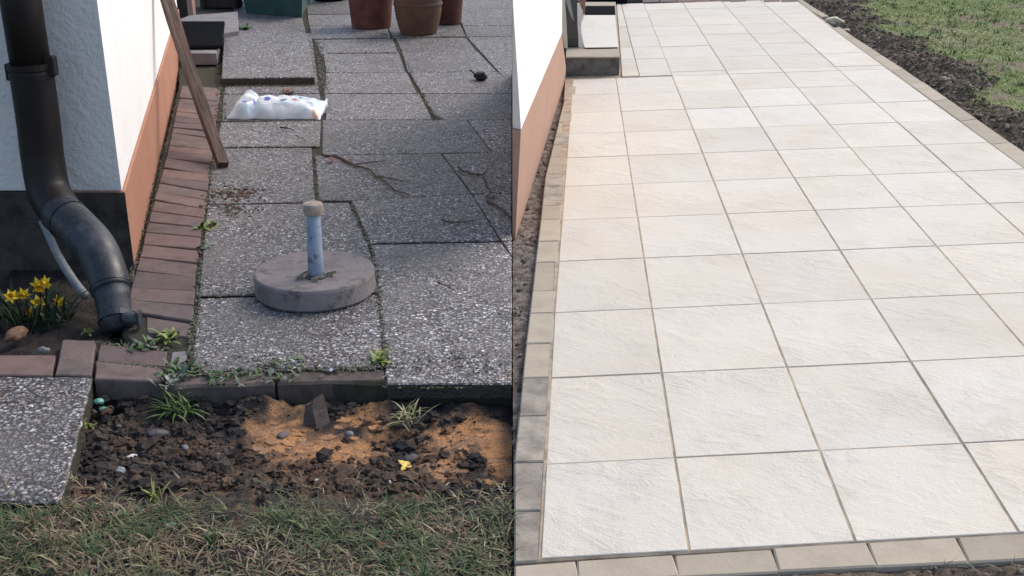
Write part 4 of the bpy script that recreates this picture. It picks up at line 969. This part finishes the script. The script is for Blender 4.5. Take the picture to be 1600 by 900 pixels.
weed(435, 577, 60, .03, .01, GREY + GREEN, 'flat pale weed creeping along the edging joint in front of the parasol base', .0, spread=.08)
weed(592, 562, 26, .04, .014, LIME, 'lime green weed sprouting in the joint at the front right slab', .0, spread=.025)
weed(323, 355, 26, .035, .018, GREEN + LIME, 'light green weed rooted at the brick edge beside the slabs', .0, spread=.035)
weed(321, 386, 20, .025, .014, GREEN + GREY, 'small pale weed just nearer than the light green one at the brick edge', .0, spread=.03)
weed(375, 45, 50, .06, .03, GREEN, 'dark green weed by the far corner of the raised slab', .0, spread=.07)
weed(640, 655, 34, .085, .006, STRAW, 'dry straw coloured grass tuft at the slab edge above the soil heap', -.05, name='grass_tuft', cat='grass tuft', spread=.03)
weed(246, 780, 14, .06, .006, LIME, 'single bright grass shoot in the soil at the lawn edge', -.04, name='grass_tuft', cat='grass tuft', lift=(.9, 1.4), spread=.01)
weed(134, 666, 18, .03, .008, LIME, 'little yellow green tuft against the side of the path slab', -.03, name='grass_tuft', cat='grass tuft', spread=.015)
weed(107, 748, 14, .03, .006, STRAW, 'dry tuft at the near corner of the path slab', -.03, name='grass_tuft', cat='grass tuft', spread=.015)
weed(136, 520, 12, .03, .012, LIME, 'tiny yellow green shoot in the flower bed behind the upright brick', -.02, spread=.012)
weed(170, 690 - 6, 1, .001, .001, GREEN, '', -.2) if False else None
# daffodils
df = thing('daffodils', G(45, 500, -.03), 'clump of small yellow daffodils in the flower bed by the dark plinth', 'daffodils')
b = MB(); base = G(48, 505, -.03)
for k in range(90):
    a = random.uniform(0, 6.28); p = base + Vector((random.uniform(-.13, .13), random.uniform(-.10, .12), 0)); blade(b, p, a, random.uniform(.10, .2), .011, random.uniform(.8, 1.4), random.uniform(.4, 1.6), random.choice([(.02, .045, .02), (.03, .06, .022), (.015, .032, .016)]), 5)
b.build('leaf_tuft', M['leaf'], df, usecol=True)
YB = [(.78, .56, .02), (.70, .48, .015), (.82, .62, .05)]
for (px, py, s) in ((17, 463, 1.0), (37, 459, 1.0), (62, 446, 1.3), (72, 441, 1.0), (60, 473, 1.15), (50, 488, .95), (93, 470, 1.0), (25, 462, .8)):
    c = at(px, py, base.y + random.uniform(-.03, .03)); st_ = Vector((base.x + (c.x - base.x) * .6, base.y, -.03)); b = MB(); tube(b, smooth_path([st_, st_.lerp(c, .6) + Vector((0, .01, .02)), c + Vector((0, .012, -.004))], 4), .0022, 6)
    b.add([], []); s_ob = b.build('flower_stem', M['leaf'], df, usecol=False)
    fb = MB(); f0 = Vector((random.uniform(-.5, .5), -.8, random.uniform(-.2, .5))).normalized(); u = f0.orthogonal().normalized(); v = f0.cross(u); r = .026 * s
    for k in range(6):
        t = k * math.pi / 3 + random.uniform(-.1, .1); d = u * math.cos(t) + v * math.sin(t); e_ = f0.cross(d)
        fb.add([c, c + d * r * .5 - e_ * r * .27 + f0 * .002, c + d * r * 1.05 - f0 * .003, c + d * r * .5 + e_ * r * .27 + f0 * .002], [[0, 1, 2, 3]], random.choice(YB))
    fo = fb.build('flower', M['leaf'], df, usecol=True)
    tb_ = MB(); tube(tb_, [c, c + f0 * r * .5, c + f0 * r * .75], [r * .22, r * .27, r * .4], 10, False, (.72, .40, .012)); tb_.build('trumpet', M['leaf'], fo, usecol=True)
# moss and weeds in joints
b = MB(); MC = [(.07, .072, .04), (.085, .088, .04), (.05, .05, .032), (.12, .12, .055), (.05, .042, .03), (.08, .075, .05)]
def mossline(pts, n_, wpx, zz=.0, big=1.0, gr=.4):
    P = smooth_path([G(x, y, zz) for x, y in pts], 6)
    for k in range(n_):
        t = random.random() * (len(P) - 1.001); i = int(t); p = P[i].lerp(P[i + 1], t - i); wv = wpx * mpp(p)
        p = p + Vector((random.gauss(0, .5) * wv, random.gauss(0, .5) * wv, 0))
        if p.x > -.006: continue
        if random.random() < gr: blade(b, p, random.uniform(0, 6.28), random.uniform(.006, .02) * big, .004 * big, random.uniform(.2, 1.2), 1.0, random.choice(MC), 2)
        else: lump(b, p, random.uniform(.003, .008) * big, random.uniform(.003, .007) * big, .003 * big, .4, 0, random.choice(MC))
mossline([(497, 62), (499, 90), (503, 118), (508, 145)], 600, 11, 0, 1.3)
mossline([(610, 60), (632, 90), (645, 118), (660, 146), (672, 170), (686, 186)], 260, 3, 0, 1.2)
mossline([(548, 318), (562, 350), (578, 385), (588, 430), (594, 480), (600, 540), (603, 575)], 380, 5, 0, 1.0)
mossline([(604, 602), (680, 604), (740, 602), (800, 600)], 500, 6, -.012, 1.1)
mossline([(335, 240), (322, 330), (312, 420), (305, 500), (298, 535)], 500, 5, 0, 1.0)
mossline([(345, 136), (345, 170), (342, 195)], 160, 10, 0, 1.4)
mossline([(346, 60), (342, 90), (345, 130)], 140, 5, 0, 1.6)
mossline([(493, 240), (493, 280), (497, 312)], 200, 4, 0, .9)
mossline([(332, 230), (420, 229), (500, 229)], 160, 3, 0, 1.0)
mossline([(345, 134), (420, 134), (490, 133)], 200, 6, 0, 1.4)
mossline([(505, 146), (580, 146), (655, 146)], 160, 2.5, 0, 1.2)
mossline([(510, 84), (570, 83), (622, 83)], 200, 3, 0, 1.6)
mossline([(309, 463), (350, 462), (400, 461)], 90, 3, 0, .9)
mossline([(300, 540), (300, 570), (330, 585), (420, 579), (520, 577), (600, 572)], 520, 8, -.002, 1.0)
mossline([(260, 545), (200, 540), (150, 535)], 140, 6, -.004, 1.0)
mossline([(148, 566), (200, 570), (255, 575)], 120, 3, 0, .9)
mossline([(283, 120), (262, 215), (240, 290), (212, 405), (205, 440)], 420, 4, -.01, 1.0)
mossline([(604, 570), (590, 556), (585, 560)], 60, 8, 0, 1.0)
mossline([(560, 40), (615, 57), (690, 57), (730, 58)], 200, 5, 0, 1.6)
tag(b.build('joint_moss', M['leaf'], usecol=True), 'moss and tiny weeds growing in the joints of the old slabs', 'moss', kind='stuff')

# grass of the old lawn
b = MB(); GC = [(.085, .105, .04), (.11, .115, .045), (.055, .08, .035), (.18, .14, .08), (.22, .15, .09), (.13, .09, .06), (.28, .24, .15), (.05, .075, .04), (.12, .135, .07)]
cnt = 0
while cnt < 40000:
    x = random.uniform(-1.55, -.004); y = random.uniform(1.75, YL + .1)
    e_ = YL + .005 + .05 * fbm(x, y, 4, 3) + .03 * fbm(x, 0, 13, 2)
    if y > e_ and random.random() > .06: continue
    den = .95 + 1.0 * fbm(x, y, 4.2, 6) + .6 * fbm(x, y, 11, 2)
    if random.random() > max(den, .3): cnt += .15; continue
    dry = .42 + 1.6 * fbm(x, y, 5, 14); c = random.choice(GC[3:7]) if random.random() < dry else random.choice(GC[:3] + GC[7:])
    q = random.uniform(.75, 1.25); c = tuple(k * q for k in c)
    long_ = random.random() < .5
    blade(b, (x, y, lawn_z(x, y) - .002 + (.012 * random.random() if long_ else 0)), random.uniform(0, 6.28), random.uniform(.02, .075), random.uniform(.0022, .0048), random.uniform(.0, .9) if long_ else random.uniform(0, .3), random.uniform(.3, 1.9), c, 3, lerp3(c, (.3, .26, .15), .3)); cnt += 1
for k in range(330):
    x = random.uniform(-1.5, -.03); y = random.uniform(1.8, YL - .01)
    if fbm(x, y, 4.2, 6) < -.15: continue
    c = random.choice([(.06, .105, .04), (.075, .115, .045), (.10, .12, .05), (.13, .13, .065)])
    for m in range(16):
        blade(b, (x + random.gauss(0, .008), y + random.gauss(0, .008), lawn_z(x, y)), random.uniform(0, 6.28), random.uniform(.03, .075), random.uniform(.003, .0055), random.uniform(.3, 1.3), random.uniform(.5, 1.8), tuple(q * random.uniform(.7, 1.2) for q in c), 3)
tag(b.build('grass', M['grass'], usecol=True), 'patchy worn green and straw grass of the old lawn in the foreground', 'grass', kind='stuff')

KF = [(GR(a, fbot(a)).x, GR(a, fbot(a)).y) for a in (860, 1100, 1350, 1640)]
def kfront(x):
    (xa, ya), (xb, yb) = KF[0], KF[-1]; return ya + (yb - ya) * (x - xa) / (xb - xa)
# clods and grass by the new patio
b = MB()
for k in range(22000):
    y = random.uniform(5.0, 12.6); kx = kerbx(y); lx = lawnx(y); x = random.uniform(kx + .02, lx + .35)
    if lawn_t(x, y) > .8: continue
    s = random.choice([.003, .004, .005, .006, .010]) * random.uniform(.6, 1.4)
    c = random.choice([SOILD, (.10, .078, .062), SOILG, (.08, .064, .053), (.19, .145, .11), (.25, .21, .175)])
    lump(b, (x, y, right_z(x, y) + s * .3), s * 1.2, s, s * .8, .55, 0 if s < .016 else 1, c, 1.7)
for k in range(900):
    x = random.uniform(.3, 2.3); y = random.uniform(1.6, wl(0, J0 - .2).y + .1 + x * .06); s = random.choice([.004, .006, .009]) * random.uniform(.7, 1.4)
    if y > kfront(x) - .01: continue
    lump(b, (x, y, rz(x) - .010), s * 1.3, s, s * .8, .5, 0, random.choice([SOILD, SOILG, (.12, .10, .085), (.18, .16, .14)]))
for k in range(2600):
    y = random.uniform(wl(0, J0).y, GR(885, 118).y); x = random.uniform(.003, .6); s = random.choice([.003, .005, .008]) * random.uniform(.7, 1.4)
    lump(b, (x, y, rz(x) - .035), s * 1.3, s, s * .8, .5, 0, random.choice([(.10, .08, .07), (.22, .18, .155), (.30, .26, .23), (.06, .05, .045)]))
tag(b.build('loose_soil', M['clod'], usecol=True), 'loose dark soil and crumbs around the new light patio', 'soil', kind='stuff')
b = MB(); LGc = [(.19, .27, .07), (.25, .30, .09), (.15, .23, .06), (.34, .32, .16), (.30, .28, .14)]
cnt = 0
while cnt < 60000:
    y = random.uniform(5.6, 13.4); x = lawnx(y) + random.uniform(-.4, 3.4)
    if x / y > .50: cnt += .05; continue
    t = lawn_t(x, y)
    if random.random() > t: cnt += .1; continue
    pt = 1.5 * fbm(x, y, 1.1, 21) + .5 * fbm(x, y, 4, 3)
    if fbm(x, y, 2.3, 31) > .38 and random.random() < .8: cnt += .1; continue
    c = random.choice(LGc[3:]) if random.random() < .35 + pt else random.choice(LGc[:3]); q = random.uniform(.8, 1.25); c = tuple(k * q for k in c)
    blade(b, (x, y, right_z(x, y)), random.uniform(0, 6.28), random.uniform(.015, .04), random.uniform(.004, .007), random.uniform(.1, .9), random.uniform(.2, 1.2), c, 2); cnt += 1
for k in range(900):
    y = random.uniform(5.6, 13.2); x = lawnx(y) + random.uniform(-.25, 3.2)
    if x / y > .5 or lawn_t(x, y) < .35: continue
    c = random.choice([(.10, .17, .045), (.13, .20, .055), (.09, .14, .045)])
    for m in range(12):
        blade(b, (x + random.gauss(0, .02), y + random.gauss(0, .02), right_z(x, y)), random.uniform(0, 6.28), random.uniform(.03, .07), random.uniform(.006, .011), random.uniform(.3, 1.2), random.uniform(.3, 1.4), tuple(q * random.uniform(.7, 1.2) for q in c), 2)
for k in range(2200):
    x = random.uniform(.9, 2.3); y = random.uniform(1.6, wl(0, J0 - .2).y + .02 + x * .06)
    if y > kfront(x): continue
    c = random.choice([(.2, .17, .1), (.12, .11, .06), (.07, .065, .04)]); blade(b, (x, y, rz(x) - .014), random.uniform(0, 6.28), random.uniform(.02, .06), .003, random.uniform(.1, .9), random.uniform(.3, 1.2), c, 2)
tag(b.build('grass', M['grass'], usecol=True), 'green lawn beyond the dark soil border of the new patio', 'grass', kind='stuff')
def rstone(px, py, s, col, label):
    c = GR(px, py, .02); c.z = right_z(c.x, c.y) + s * .3; b = MB(); lump(b, c, s * 1.4, s, s * .6, .3, 2, col); tag(b.build('stone', M['stone'], loc=c, usecol=True, smooth=True), label, 'stone')
rstone(1306, 26, .075, (.52, .46, .32), 'pale yellow stone at the gap in the far right kerb')
rstone(1322, 40, .04, (.36, .27, .17), 'brown stone just nearer than the pale yellow one in the soil border')
rstone(1430, 88, .03, (.28, .21, .15), 'reddish tan stone halfway along the soil border next to the lawn')
rstone(1476, 124, .028, (.30, .26, .19), 'light tan stone near the right end of the soil border')
